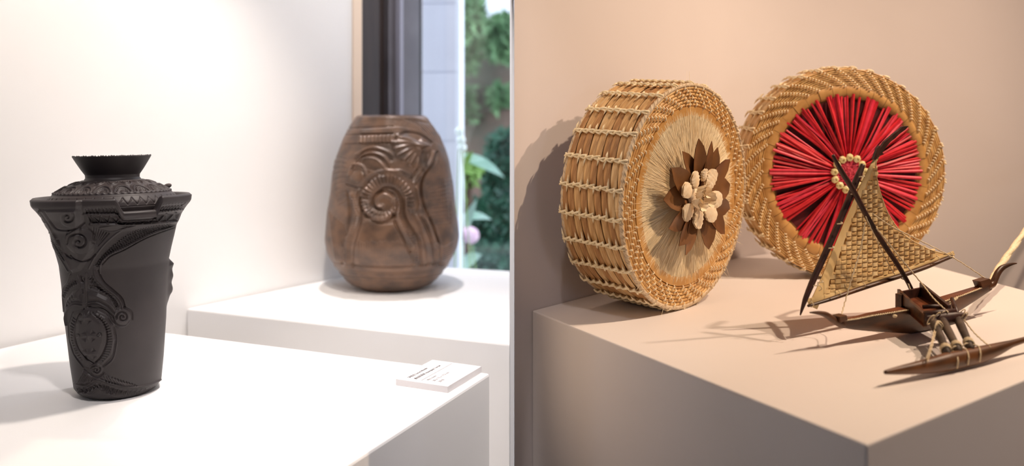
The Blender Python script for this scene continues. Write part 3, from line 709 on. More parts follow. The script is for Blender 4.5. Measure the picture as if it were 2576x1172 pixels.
blossom('pink_flower', 'small dusky pink flower under the pale pink one', 1158, 622, 3.52, .018, 8, M_pink2, Vector((-.24, 3.62, 0)))
#@@BASKETS
# ------------------------------------------------------------------ the two round baskets
M_str = [mat('dry_leaf_strip_%s' % n, a, b_, 0.55, 34, stretch=(1, 1, 6), bump=.35, bscale=90, bdist=.0010, rot=(.75, 0, 0)) for n, a, b_ in (
    ('tan', lin(222, 184, 130), lin(186, 142, 90)), ('brown', lin(196, 150, 98), lin(158, 112, 66)), ('pale', lin(226, 196, 148), lin(202, 160, 106)))]
M_tie = mat('cream_raffia_cord', lin(250, 236, 204), lin(236, 216, 174), .6, 200)
M_cane = mat('brown_cane', lin(226, 184, 120), lin(188, 138, 78), .5, 60, bump=.1, bscale=300, bdist=.0005)
M_cane2 = mat('golden_cane', lin(236, 198, 134), lin(204, 156, 92), .5, 60)
M_under = mat('dark_cane_core', lin(120, 78, 40), None, .8)
M_band = mat('tan_pandan_band', lin(208, 160, 94), lin(184, 134, 70), .5, 40, bump=.15, bscale=200, bdist=.0006)
M_rim = mat('grey_cream_rim_cord', lin(222, 202, 172), lin(204, 178, 142), .6, 80)
M_fringe = mat('cream_raffia_fibre', lin(254, 238, 200), lin(248, 224, 178), .55, 14)
M_petal = mat('brown_wooden_petal', lin(138, 94, 54), lin(110, 72, 40), .45, 22, stretch=(1, 1, 1), bump=.12, bscale=90, bdist=.0006)
M_croc = mat('cream_crochet', lin(254, 238, 208), lin(244, 220, 182), .7, 160, bump=.3, bscale=420, bdist=.0006)
M_red = [mat('red_raffia_%s' % n, lin(*a), lin(*b_), .5, 60, stretch=(1, 1, 1)) for n, a, b_ in (
    ('bright', (226, 44, 56), (204, 28, 44)), ('crimson', (206, 24, 46), (176, 14, 34)), ('pink', (236, 62, 88), (216, 40, 66)))]
M_redbase = mat('dark_red_base', lin(96, 10, 22), lin(60, 6, 14), .8, 40)
M_bead = mat('cream_shell_bead', lin(240, 228, 176), lin(222, 206, 140), .3, 90)
M_beadeye = mat('olive_bead_eye', lin(176, 156, 92), None, .5)
M_ros = mat('pink_raffia_rosette', lin(232, 84, 104), lin(214, 50, 74), .6, 120)

def frame_of(d, u, az, el, R, ztop):
    n = Vector((math.sin(az)*math.cos(el), -math.cos(az)*math.cos(el), math.sin(el)))
    C = Vector((u*d, d, ztop+R*math.cos(el)))
    a = Vector((0, 0, 1)).cross(n).normalized(); b_ = n.cross(a)
    base = C-b_*R
    M = Matrix(((a.x, b_.x, n.x, base.x), (a.y, b_.y, n.y, base.y), (a.z, b_.z, n.z, base.z), (0, 0, 0, 1)))
    return M, C, a, b_, n
def disc_uv(px, py, C, a, b_, n, lift=0.0):
    o = Vector((0, 0, CAMZ)); d = at(px, py, 1.0)-o; t = ((C+n*lift)-o).dot(n)/d.dot(n); p = o+d*t-C
    return p.dot(a), p.dot(b_)
X3, Y3, Z3 = Vector((1, 0, 0)), Vector((0, 1, 0)), Vector((0, 0, 1))
def turn(R, ang):                                         # about the drum's axis, drum centre at (0, R, 0) of the root
    return Matrix.Translation((0, R, 0)) @ Matrix.Rotation(ang, 4, 'Z')

def side_strip(R, dth, w, th, skew, bulge, r):
    """one strip of the drum's wall: curved along the rim, bulged across, at angle 0, z from 0 to -w"""
    nl, nw = 5, 4; vs = []
    for i in range(nl+1):
        a = dth*(i/nl-.5); pinch = 1-.10*abs(i/nl-.5)*2
        for j in range(nw+1):
            c = (j/nw-.5); z = -w/2+c*w*.98*pinch+skew*(i/nl-.5)
            rr = R+bulge*(1-4*c*c)*(0.75+.25*math.cos(2*(i/nl-.5)*1.4))+r.uniform(-.0002, .0002)
            vs.append((rr*math.cos(a), rr*math.sin(a), z))
    fs = [(i*(nw+1)+j, (i+1)*(nw+1)+j, (i+1)*(nw+1)+j+1, i*(nw+1)+j+1) for i in range(nl) for j in range(nw)]
    return MB().add(vs, fs)
def tie_row(R, T, nrow, r, s=1.0):
    """the row of cord hitches across the drum's wall, at angle 0"""
    mb = MB(); w = T/nrow
    for j in range(nrow):
        z = -w*(j+.5); dy = r.uniform(-.0012, .0012)
        a0 = [(R+.0010, dy-.0016*s, z+w*.60), (R+.0040, dy-.0006, z+w*.25), (R+.0046, dy+.0010*s, z-w*.15), (R+.0016, dy+.0022*s, z-w*.62)]
        a1 = [(R+.0014, dy+.0026*s, z+w*.55), (R+.0034, dy+.0022*s, z+w*.1), (R+.0040, dy+.0002, z-w*.30), (R+.0018, dy-.0012*s, z-w*.55)]
        mb.tube(cr(a0, 2), .0015*s, 5); mb.tube(cr(a1, 2), .0013*s, 5)
        for q in (1, -1):
            if r.random() < .5:
                b0 = (R+.0032, dy, z-w*.25); L_ = r.uniform(.007, .013)*s
                mb.tube([b0, (R+.0036, dy+q*L_*.5, z-w*.38), (R+.0016, dy+q*L_, z-w*.50)], [.0013*s, .0014*s, .0002], 4)
    return mb
def wrap_ring(R, z, tr, n, pitch):
    """cord wound round the drum's edge"""
    mb = MB(); mb.ring((0, 0, z), X3, Y3, Z3, R, tr, 120, 8)
    for i in range(n):
        a = 2*PI*i/n; P = []
        for k in range(5):
            q = -1.6+k*.95; aa = a+pitch*(k/4-.5); rr = R+(tr+.0004)*math.cos(q*.9)
            P.append((rr*math.cos(aa), rr*math.sin(aa), z+(tr+.0004)*math.sin(q*.9)))
        mb.tube(P, .0006, 4, caps=False)
    return mb
def stitches(r0, r1, ncoil, skew, r, s=1.0, z=.0022):
    """one slanting line of zigzag stitches that binds the coils, at angle 0"""
    mb = MB(); step = (r1-r0)/ncoil
    for k in range(ncoil):
        ra = r1-step*(k+.5); a = -skew*(k+.5)/ncoil; e = r.uniform(-.0004, .0004)
        t = (1.25 if k % 2 else -1.25)*.0012*s
        P = []
        for (dr, dt, dz) in ((.62, -.0020*s, -.0012), (.42, -.0012*s+t*.2, .0016), (0, .0004*s+e, .0026), (-.42, .0014*s-t*.2, .0016), (-.62, .0020*s, -.0012)):
            rr = ra+dr*step; aa = a+dt/rr; P.append((rr*math.cos(aa), rr*math.sin(aa), z+dz*s))
        mb.tube(cr(P, 2), .0011*s, 5)
        P2 = []
        for (dr, dt, dz) in ((.30, -.0030*s, .0010), (.05, 0, .0034), (-.25, .0030*s, .0010)):
            rr = ra+dr*step; aa = a+dt/rr; P2.append((rr*math.cos(aa), rr*math.sin(aa), z+dz*s))
        mb.tube(cr(P2, 2), .0010*s, 5)
    return mb
def wobble_ring(R, tr, z, r, n=120, k=6):
    P = [Vector(((R+r.uniform(-.0004, .0004))*math.cos(2*PI*i/n), (R+r.uniform(-.0004, .0004))*math.sin(2*PI*i/n), z+r.uniform(-.0003, .0003))) for i in range(n)]
    return MB().tube(P, tr, k, closed=True, up=(0, 0, 1))

# ---- basket with the cream fringe and brown flower
R1, T1 = .1768, .114
M1, C1_, a1, b1, n1 = frame_of(1.4344, .19289, .8119, -.040, R1, ZR+.002)
r = random.Random(5)
bk = thing('round_basket', 'round drum basket with cream fringe and brown wooden flower, left on the plinth', 'basket', M1)
def B_(name, mb, m, parent=None, smooth=True, R=R1, root=None):
    me = mesh_of(name, mb, m, smooth); return link(name, me, parent or root or bk, Matrix.Translation((0, R, 0)))
core = MB().disc((0, 0, -T1+.001), X3, Y3, Z3, R1-.0052, T1-.004, 96); B_('core', core, M_under, smooth=False)
NS, NR = 26, 9
dth = 2*PI/NS
var = [[mesh_of('wall_strip', side_strip(R1-.0036, dth*1.02, T1/NR, .004, sk, .0022, r), M_str[c], True) for sk in (.0035, .0050, .0042)] for c in range(3)]
ties = [mesh_of('tie_cord', tie_row(R1-.0018, T1, NR, r, 1.3), M_tie, True) for _ in range(3)]
for i in range(NS):
    for j in range(NR):
        c = (0, 1, 2, 0, 1, 0)[r.randrange(6)]
        link('wall_strip', var[c][r.randrange(3)], bk, turn(R1, i*dth) @ Matrix.Translation((r.uniform(-.0006, .0008), 0, -j*T1/NR)))
    link('tie_cord', ties[r.randrange(3)], bk, turn(R1, (i+.5)*dth))
B_('rim_cord', wrap_ring(R1-.0026, -.0012, .0032, 110, .10), M_rim)
B_('rim_cord', wrap_ring(R1-.0040, -T1+.0026, .0030, 90, .10), M_rim)
NC = 6; r0c, r1c = R1*.795, R1*.975
for k in range(NC):
    rr = r1c-(r1c-r0c)*(k+.5)/NC
    B_('cane_coil', wobble_ring(rr, (r1c-r0c)/NC*.47, -.0016, r), M_cane if k % 2 else M_cane2)
B_('coil_backing', MB().annulus((0, 0, -.006), X3, Y3, Z3, R1*.70, R1*.985, .0035), M_under, smooth=False)
st = [mesh_of('stitch_row', stitches(r0c, r1c, NC, R_(15), r, .74, .0016), M_tie, True) for _ in range(3)]
for i in range(40): link('stitch_row', st[i % 3], bk, turn(R1, 2*PI*i/40+r.uniform(-.02, .02)))
B_('inner_band', MB().annulus((0, 0, -.0035), X3, Y3, Z3, R1*.715, R1*.795, .0046), M_band, smooth=False)
B_('fringe_backing', MB().disc((0, 0, -.0045), X3, Y3, Z3, R1*.72, .002), M_fringe, smooth=False)
fr_ = MB()
for i in range(5200):
    a = r.uniform(0, 2*PI); q0 = r.uniform(.10, .30); q1 = r.uniform(.70, .792) if r.random() < .9 else r.uniform(.45, .66)
    if r.random() < .006: q1 = r.uniform(.95, 1.12)
    h = r.uniform(.0008, .0048); w = r.uniform(.00034, .00062); da = r.gauss(0, .055)
    vs = []
    for k in range(4):
        t = k/3; rr = R1*(q0+(q1-q0)*t); aa = a+da*t+.02*math.sin(t*3+i); z = .0005+h*(1-t*.75)*(.45+.55*math.sin(PI*min(1, t*.9+.18)))
        ww = w*(1-.6*t)
        vs += [(rr*math.cos(aa)-math.sin(aa)*ww, rr*math.sin(aa)+math.cos(aa)*ww, z), (rr*math.cos(aa)+math.sin(aa)*ww, rr*math.sin(aa)-math.cos(aa)*ww, z+r.uniform(-.0002, .0002))]
    fr_.add(vs, [(2*k, 2*k+1, 2*k+3, 2*k+2) for k in range(3)])
# stray fibres over the right edge
for i in range(16):
    a = R_(r.uniform(-62, 5)); rr0, rr1 = R1*.97, R1*r.uniform(1.03, 1.13); w = .0004; da = r.uniform(-.06, .06)
    fr_.add([(rr0*math.cos(a), rr0*math.sin(a), .001), (rr0*math.cos(a)-w*2*math.sin(a), rr0*math.sin(a)+2*w*math.cos(a), .001), (rr1*math.cos(a+da), rr1*math.sin(a+da), .004)], [(0, 1, 2)])
B_('raffia_fringe', fr_, M_fringe, smooth=False)['kind'] = 'stuff'
# brown petals, each from its tip in the photograph
pc = disc_uv(1752, 500, C1_, a1, b1, n1, .012)
cz = lambda X, Y: (1560+X/3.35, 330+Y/3.35)
tips = [(545, 172, 88), (648, 62, 84), (768, 84, 74), (842, 138, 72), (914, 238, 96), (920, 446, 100), (944, 655, 90), (868, 862, 92), (742, 994, 96), (572, 1048, 100), (482, 964, 82), (404, 818, 98), (386, 580, 110), (420, 310, 96)]
for i, (X, Y, w) in enumerate(tips):
    tu, tv = disc_uv(*cz(X, Y), C1_, a1, b1, n1, .024)
    p0 = Vector((pc[0], pc[1], .012)); p1 = Vector((tu, tv, .020+.006*((i*5) % 3)/2)); d = p1-p0; Ln = d.length
    d2 = Vector((d.x, d.y, 0)).normalized(); s_ = Vector((-d2.y, d2.x, 0)); tw_ = (-1 if i % 2 else 1)*.15
    ww = .0178*w/96; vs = []; prof = [.30, .62, .90, 1.0, .92, .66, .04]
    for k in range(7):
        t = .12+.88*k/6; c = p0+d*t+Vector((0, 0, .0045*math.sin(PI*t)+.0012*(i % 3)))+s_*(.003*math.sin(PI*t)*(1 if i % 3 else -1))
        for j in (-1, -.5, 0, .5, 1): vs.append(c+s_*(ww*prof[k]*j)+Vector((0, 0, .0034*prof[k]*(abs(j)-.5)+tw_*ww*prof[k]*j)))
    fs = [(k*5+j, k*5+j+1, k*5+j+6, k*5+j+5) for k in range(6) for j in range(4)]
    m_ = MB().add(vs, fs); n0 = len(vs)
    m_.add([v-Vector((0, 0, .0008)) for v in vs], [tuple(reversed(f)) for f in fs])
    B_('petal', m_, M_petal)
# crocheted flower in the middle
fl = B_('crochet_flower', MB().ball((disc_uv(1757, 498, C1_, a1, b1, n1, .028)+(.022,)), .017, .017, .008, 14, 8), M_croc)
cq = [(632, 392, .50), (762, 392, .62), (556, 492, .55), (798, 574, .62), (566, 692, .58), (756, 688, .62), (662, 742, .60), (702, 345, .34)]
fc = Vector(disc_uv(*cz(676, 580), C1_, a1, b1, n1, .028)+(.028,))
for i, (X, Y, s0) in enumerate(cq):
    tu, tv = disc_uv(*cz(X, Y), C1_, a1, b1, n1, .032); ctr = Vector((tu, tv, .030+.003*(i % 2))); ctr = fc+(ctr-fc)*.90; d = (ctr-fc); d.z = 0; d.normalize(); s_ = Vector((-d.y, d.x, 0))
    Ln, Wn = .0180*(s0/.6), .0130*(s0/.6); vs = []; nu, nv = 17, 11
    for a in range(nu):
        t = a/(nu-1)*2-1
        for c in range(nv):
            e = c/(nv-1)*2-1; hw = Wn*math.sqrt(max(0, 1-t**2))*(1+.18*t)
            rib = .0006*math.cos(t*PI*6.5)*(1-e*e*.6)+.0007*(abs(e) > .78)*math.cos(t*PI*11)
            vs.append(ctr+d*(t*Ln)+s_*(e*hw)+Vector((0, 0, .0045*(1-t*t)*(1-.5*e*e)+.005*t*t*(t > 0)+rib)))
    fs = [(a*nv+c, (a+1)*nv+c, (a+1)*nv+c+1, a*nv+c+1) for a in range(nu-1) for c in range(nv-1)]
    m_ = MB().add(vs, fs); m_.add([v-Vector((0, 0, .003)) for v in vs], [tuple(reversed(f)) for f in fs])
    link('crochet_petal', mesh_of('crochet_petal', m_, M_croc, True), fl)
for i, (X, Y, rr, ph) in enumerate(((690, 540, .013, .2), (660, 600, .012, 2.4), (730, 570, .011, 4.3), (700, 500, .010, 1.2))):
    c = Vector(disc_uv(*cz(X, Y), C1_, a1, b1, n1, .042)+(.036,)); vs = []; n_ = 22
    for k in range(n_):
        a = ph+k/(n_-1)*PI*1.25
        for q in range(4):
            rq = rr*(.45+.20*q+.04*math.sin(a*7+q)); vs.append(c+Vector((rq*math.cos(a), rq*math.sin(a), .0055*q+.0012*math.sin(a*9))))
    fs = [(k*4+q, (k+1)*4+q, (k+1)*4+q+1, k*4+q+1) for k in range(n_-1) for q in range(3)]
    m_ = MB().add(vs, fs); m_.add([v-Vector((.0012, 0, .0012)) for v in vs], [tuple(reversed(f)) for f in fs])
    link('crochet_ruffle', mesh_of('crochet_ruffle', m_, M_croc, True), fl)

# ---- basket with the red raffia face
R2, T2 = .1934, .074
M2, C2_, a2, b2_, n2 = frame_of(1.6789, .36522, .0943, 0.0, R2, ZR+.0015)
r = random.Random(9)
bk2 = thing('round_basket', 'round basket with red raffia face and bead ring, behind the canoe', 'basket', M2)
def B2m(name, mb, m, smooth=True, parent=None):
    return link(name, mesh_of(name, mb, m, smooth), parent or bk2, Matrix.Translation((0, R2, 0)))
B2m('core', MB().disc((0, 0, -T2+.001), X3, Y3, Z3, R2-.005, T2-.006, 96), M_under, False)
NS2, NR2 = 36, 3; dt2 = 2*PI/NS2
var2 = [mesh_of('wall_strip', side_strip(R2-.0046, dt2*1.03, T2/NR2, .004, sk, .0032, r), M_str[c], True) for c, sk in ((0, .002), (2, .004), (0, -.003))]
tie2 = [mesh_of('tie_cord', tie_row(R2-.0020, T2, NR2, r, 1.25), M_tie, True) for _ in range(3)]
for i in range(NS2):
    for j in range(NR2): link('wall_strip', var2[r.randrange(3)], bk2, turn(R2, i*dt2) @ Matrix.Translation((0, 0, -j*T2/NR2)))
    link('tie_cord', tie2[i % 3], bk2, turn(R2, (i+.5)*dt2))
NC2 = 10; q0, q1 = R2*.815, R2*.992
for k in range(NC2):
    rr = q1-(q1-q0)*(k+.5)/NC2
    B2m('cane_coil', wobble_ring(rr, (q1-q0)/NC2*.44, -.0012, r, 140), M_cane2 if k % 3 else M_cane)
B2m('coil_backing', MB().annulus((0, 0, -.006), X3, Y3, Z3, R2*.70, R2*.985, .0036), M_under, False)
st2 = [mesh_of('stitch_row', stitches(q0, q1, NC2, R_(15), r, .74, .0016), M_tie, True) for _ in range(3)]
for i in range(41): link('stitch_row', st2[i % 3], bk2, turn(R2, 2*PI*i/41+r.uniform(-.012, .012)))
for i in range(36):                                      # the plain band, strip by strip
    a0, a1_ = 2*PI*i/36, 2*PI*(i+1)/36-.004; z0 = .0008+r.uniform(-.0006, .0008); vs = []
    for k in range(4):
        a = a0+(a1_-a0)*k/3
        for rr, dz in ((R2*.715, -.003), (R2*.735, .0006), (R2*.80, .0010), (R2*.822, -.001)): vs.append((rr*math.cos(a), rr*math.sin(a), z0+dz))
    B2m('band_strip', MB().add(vs, [(k*4+j, k*4+j+1, k*4+j+5, k*4+j+4) for k in range(3) for j in range(3)]), M_band)
B2m('red_backing', MB().disc((0, 0, -.0045), X3, Y3, Z3, R2*.74, .0015), M_redbase, False)
def red_strip(L0, L1, w, arch, fold):
    vs = []
    for k in range(6):
        t = k/5; rr = L0+(L1-L0)*t; z = .0012+arch*math.sin(PI*min(1, .25+.75*t))*(1-.5*t); ww = w*(.62+.55*t)
        vs += [(rr, -ww, z-fold), (rr, 0, z+fold*.4), (rr, ww, z-fold*.8)]
    return MB().add(vs, [(3*k+j, 3*k+3+j, 3*k+4+j, 3*k+1+j) for k in range(5) for j in range(2)])
reds = [[mesh_of('raffia_strip', red_strip(.018, R2*q, w, ar, fo), M_red[c], False) for (q, w, ar, fo) in ((.735, .0021, .009, .0012), (.755, .0024, .012, .0016), (.72, .0016, .006, .001), (.745, .0027, .014, .0018))] for c in range(3)]
NRD = 186
for i in range(NRD):
    a = 2*PI*i/NRD+r.gauss(0, .022)
    a += .035*math.sin(a*13)                                  # the strips bunch, dark gaps between
    link('raffia_strip', reds[r.choice((0, 0, 1, 2))][r.randrange(4)], bk2, turn(R2, a) @ Matrix.Translation((0, 0, r.uniform(-.002, .003))) @ Matrix.Rotation(r.gauss(0, .045), 4, 'Z') @ Matrix.Rotation(r.gauss(0, .3), 4, 'X'))
NB = 13
bd = mesh_of('bead', MB().ball((0, 0, 0), .0078, .0072, .0050, 7, 5), M_bead, False); be = mesh_of('bead_eye', MB().ball((0, 0, .0042), .0024, .0030, .0012, 8, 5), M_beadeye, True)
for i in range(NB):
    a = 2*PI*i/NB+.12; e = link('bead', bd, bk2, turn(R2, a) @ Matrix.Translation((.0292+r.uniform(-.0008, .0008), 0, .0150)) @ Matrix.Rotation(r.uniform(-.4, .4), 4, 'Z') @ Matrix.Rotation(r.uniform(-.25, .25), 4, 'Y'))
    link('bead_eye', be, e)
B2m('centre_pad', MB().ball((0, 0, .008), .026, .026, .007, 20, 8), M_ros)
ro = MB()
for i in range(420):
    a = r.uniform(0, 2*PI); q = .023*math.sqrt(r.random()); p = Vector((q*math.cos(a), q*math.sin(a), .0145-.10*q+r.uniform(0, .003))); e = r.uniform(0, 2*PI); l_ = r.uniform(.002, .005); w = .0007
    u_ = Vector((math.cos(e), math.sin(e), r.uniform(-.5, .5))); s_ = Vector((-u_.y, u_.x, 0))*w
    ro.add([p-u_*l_-s_, p-u_*l_+s_, p+s_+Vector((0, 0, .0015)), p-s_+Vector((0, 0, .0015)), p+u_*l_+s_, p+u_*l_-s_], [(0, 1, 2, 3), (3, 2, 4, 5)])
B2m('rosette', ro, M_ros, False)['kind'] = 'stuff'
# ------------------------------------------------------------------ outrigger canoe model
M_wood = mat('dark_reddish_hull_wood', lin(98, 60, 34), lin(56, 35, 21), .42, 16, stretch=(1, 6, 6), bump=.10, bscale=120, bdist=.0005, spec=.55)
M_woodred = mat('red_brown_deck_wood', lin(124, 66, 36), lin(84, 43, 24), .38, 18, stretch=(1, 6, 6), spec=.55)
M_wooddk = mat('dark_spar_wood', lin(74, 42, 32), lin(46, 26, 20), .45, 20, stretch=(5, 5, 1))
M_woodmd = mat('brown_float_wood', lin(108, 66, 32), lin(68, 41, 20), .42, 22, stretch=(1, 5, 5), spec=.55)
M_pole = mat('grey_brown_pole', lin(92, 76, 64), lin(54, 42, 34), .6, 40)
M_string = mat('hemp_string', lin(234, 218, 186), lin(206, 184, 146), .8, 300)
M_sail = [mat('pandanus_weave_%s' % n, a, b_, .55, 40, stretch=(1, 1, 1), bump=.15, bscale=300, bdist=.0004) for n, a, b_ in (
    ('straw', lin(242, 210, 150), lin(226, 190, 130)), ('light', lin(248, 220, 166), lin(234, 202, 146)), ('brown', lin(222, 184, 124), lin(204, 162, 104)))]
M_hem = mat('pandanus_hem', lin(240, 212, 156), lin(226, 192, 132), .55, 30)
KZ = ZR
K = on(2291, 838.5, KZ)
uu = Vector((.87, .49, 0)).normalized(); pp = Vector((-uu.y, uu.x, 0))          # along the hull; away from the viewer
MBt = Matrix(((uu.x, pp.x, 0, K.x), (uu.y, pp.y, 0, K.y), (0, 0, 1, KZ), (0, 0, 0, 1)))
boat = thing('outrigger_canoe', 'dark wooden outrigger canoe model with woven sail and outrigger float', 'model boat', MBt)
def pl(px, py, Y):
    """point of the vertical plane parallel to the hull, at distance Y behind the keel"""
    o = Vector((0, 0, CAMZ)); d = at(px, py, 1.0)-o; t = (K+pp*Y-o).dot(pp)/d.dot(pp); return o+d*t
def loc(w): return MBt.inverted() @ Vector(w)
def part(name, mb, m, smooth=False, parent=None): return obj(name, mb, m, parent or boat, smooth)
ppx = lambda y: F/y                                          # pixels per metre
# hull
hs = [(2110, 808, 823, 3.0), (2150, 801, 829.5, 8), (2187, 792, 833, 12), (2239, 783, 836, 15), (2270, 777, 838.5, 17), (2291, 773, 839, 17.5), (2330, 764, 831.5, 17), (2360, 756, 816, 16), (2408, 741, 783, 14), (2450, 727, 757, 10), (2494, 713, 729, 3.0)]
hs2 = [tuple(p) for p in zip(*[np.interp(np.linspace(0, 10, 41), np.arange(11), [h[i] for h in hs]) for i in range(4)])]
mb = MB(); vs = []
for (px, yt, yb_, hw) in hs2:
    T_, B_o = pl(px, yt, 0), pl(px, yb_, 0); w = hw/ppx(T_.y); hgt = T_.z-B_o.z
    for q in range(13):
        a = PI*q/12; c = math.cos(a); s_ = math.sin(a)
        vs.append(T_+pp*(w*(abs(c)**.75)*(1 if c >= 0 else -1))-Vector((0, 0, hgt*s_**.85)))
n_ = len(hs2)
mb.add(vs, [(i*13+j, i*13+j+1, (i+1)*13+j+1, (i+1)*13+j) for i in range(n_-1) for j in range(12)]+[tuple(range(13)), tuple(reversed(range((n_-1)*13, n_*13)))])
part('hull', mb, M_wood, True)
for lo, hi in ((1, 16), (27, 39)):                           # covered decks fore and aft
    mb = MB(); vs = []
    for (px, yt, yb_, hw) in hs2[lo:hi+1]:
        T_ = pl(px, yt, 0); w = hw/ppx(T_.y)*.98
        for k in (-1, -.8, 0, .8, 1): vs.append(T_+pp*w*k+Vector((0, 0, .0016 if abs(k) < .9 else -.0008)))
    m_ = hi-lo+1; mb.add(vs, [(i*5+j, i*5+j+1, (i+1)*5+j+1, (i+1)*5+j) for i in range(m_-1) for j in range(4)])
    part('deck', mb, M_woodred)
    cord = []
    for i, (px, yt, yb_, hw) in enumerate(hs2[lo:hi+1]): T_ = pl(px, yt, 0); cord.append(T_-pp*(hw/ppx(T_.y))+Vector((0, 0, .0006)))
    cc = cr(cord, 8); mb = MB()
    mb.tube([p+Vector((0, 0, .0006*math.sin(i*1.9)))-pp*.0005*math.cos(i*1.9) for i, p in enumerate(cc)], .00085, 5)
    part('lashing_cord', mb, M_string, True)
def horn(name, pts):
    P = [pl(x, y, 0) for x, y, _ in pts]; rr = [q[2]/ppx(p.y) for p, q in zip(P, pts)]
    k = cr(P, 5); r2 = list(np.interp(np.linspace(0, len(P)-1, len(k)), np.arange(len(P)), rr))
    part(name, MB().tube(k, r2, 10, .8, up=(0, 0, 1)), M_wood, True)
horn('stern_horn', [(2037, 786, 1.5), (2050, 786, 4), (2066, 788, 6), (2080, 793, 8), (2094, 803, 9), (2110, 813, 9), (2124, 817, 8)])
horn('bow_horn', [(2486, 721, 7), (2498, 714, 9), (2504, 700, 9.5), (2510, 687, 9), (2520, 675, 8), (2534, 668, 5.5), (2547, 664, 3.2), (2558, 662.5, 1.2)])
for q in (((2113, 797), (2130, 793), (2133, 805), (2114, 812)), ((2466, 708), (2490, 701), (2497, 715), (2473, 725))):
    A = [pl(x, y, -.0065) for x, y in q]; part('end_block', MB().hexa(A, [p+pp*.013 for p in A]), M_wood)
# platform: floor, side planks, end board, cross beams
fl_, fr2 = on(2257, 727, KZ+.055), on(2320, 711, KZ+.060)
nl_, nr_ = on(2324, 791, KZ+.043), on(2392, 768, KZ+.048)
up = Vector((0, 0, 1))
dn_ = lambda p, h: p-up*h
mb = MB(); m1 = [dn_(fl_, .016), dn_(fr2, .018), dn_(nr_, .012), dn_(nl_, .012)]
mb.hexa([p-up*.005 for p in m1], m1); part('platform_floor', mb, M_woodred)
def plank(name, a, c, h0, h1, th, m, lean=0.0):
    d = c-a; s_ = Vector((-d.y, d.x, 0)).normalized()*th
    A = [a, c, dn_(c, h1), dn_(a, h0)]
    part(name, MB().hexa(A, [p+s_ for p in A]), m)
plank('side_plank', fl_, nl_, .020, .016, .004, M_wood)
plank('side_plank', fr2, nr_, .024, .016, -.004, M_wooddk)
plank('end_board', dn_(fl_, .004), dn_(fr2, .006), .016, .018, -.004, M_wooddk)
# lower pale rail under the left plank and a post down to the hull
ra_, rb_ = on(2262, 748, KZ+.042), on(2330, 804, KZ+.030)
part('rail', MB().tube([ra_, (ra_+rb_)/2, rb_], [.0034, .0040, .0034], 8), M_pole, True)
part('post', MB().box(on(2266, 778, KZ+.030)-uu*.004-pp*.004, uu*.010, pp*.010, up*.022), M_wood)
rc_, rd_ = on(2395, 752, KZ+.044), on(2408, 790, KZ+.036)
part('rail', MB().tube([rc_, rd_], [.0030, .0034], 8), M_wooddk, True)
part('mast_step', MB().box(on(2302, 745, KZ+.040), uu*.018, pp*.006, up*.006), M_woodred)
ca, cb = on(2322, 772, KZ+.042), on(2378, 772, KZ+.042)
part('cross_bar', MB().tube([ca, (ca+cb)/2+up*.001, cb], .0030, 8), M_wooddk, True)
ga, gb = on(2326, 800, KZ+.038), on(2430, 793, KZ+.040)
gm = on(2378, 803, KZ+.036)
gc = cr([ga, (ga+gm)/2-up*.001, gm, (gm+gb)/2, gb], 5)
part('cross_beam', MB().tube(gc, list(np.interp(np.linspace(0, 4, len(gc)), range(5), [.004, .0080, .0098, .0080, .0030])), 10, .7), M_wooddk, True)
g2a, g2b = on(2326, 790, KZ+.043), on(2404, 782, KZ+.046)
part('cross_beam', MB().tube([g2a, (g2a+g2b)/2, g2b], [.0036, .0044, .0034], 8), M_wooddk, True)
# float
YF = -.143
fpts = [(2226, 932, 941), (2262, 921.5, 941.5), (2304, 911, 940), (2345, 900, 937), (2385, 888, 931), (2425, 880, 922), (2466, 872, 911), (2510, 863, 892), (2545, 856, 873), (2580, 847, 860), (2606, 840, 846)]
P = [pl(x, (a+c)/2, YF) for x, a, c in fpts]; rr = [(c-a)/2/ppx(p.y)*1.08 for p, (x, a, c) in zip(P, fpts)]
zmin = min(p.z-q*1.02 for p, q in zip(P, rr)); P = [p+up*(KZ-zmin) if False else p for p in P]
kf = cr(P, 6); rf = list(np.interp(np.linspace(0, len(P)-1, len(kf)), np.arange(len(P)), rr))
part('float', MB().tube(kf, rf, 14, .85, up=(0, 0, 1)), M_woodmd, True)
FLOATZ = zmin
# outrigger poles with their lashings
tops = [on(2349, 812, KZ+.034), on(2374, 812, KZ+.034), on(2409, 800, KZ+.036)]
ends = [pl(2386, 893, YF), pl(2413, 884, YF), pl(2443, 877, YF)]
for i, (a, c) in enumerate(zip(tops, ends)):
    d = (c-a)
    part('outrigger_pole', MB().tube([a-d*.10, a+d*.3, a+d*.7, c], [.0058, .0056, .0048, .0040], 10), M_pole, True)
    mb = MB(); e = d.normalized(); w = e.orthogonal().normalized(); v_ = e.cross(w); coil = []
    for k in range(49):
        q = 2*PI*k/12; coil.append(a+d*(.78+.10*k/48)+(w*math.cos(q)+v_*math.sin(q))*.0060)
    mb.tube(coil, .0010, 5)
    s_ = a+d*.84+Vector((.002, -.006, 0))
    mb.tube(cr([s_, s_+Vector((.005, -.004, -.001)), c+Vector((.008, -.007, -.004)), c+Vector((.0065, -.008, -.014))], 5), .0009, 5)
    if i < 2: mb.tube(cr([s_, (s_+ends[i+1])/2+up*.006, ends[i+1]-(ends[i+1]-tops[i+1])*.15], 5), .0008, 5)
    part('pole_lashing', mb, M_string, True)
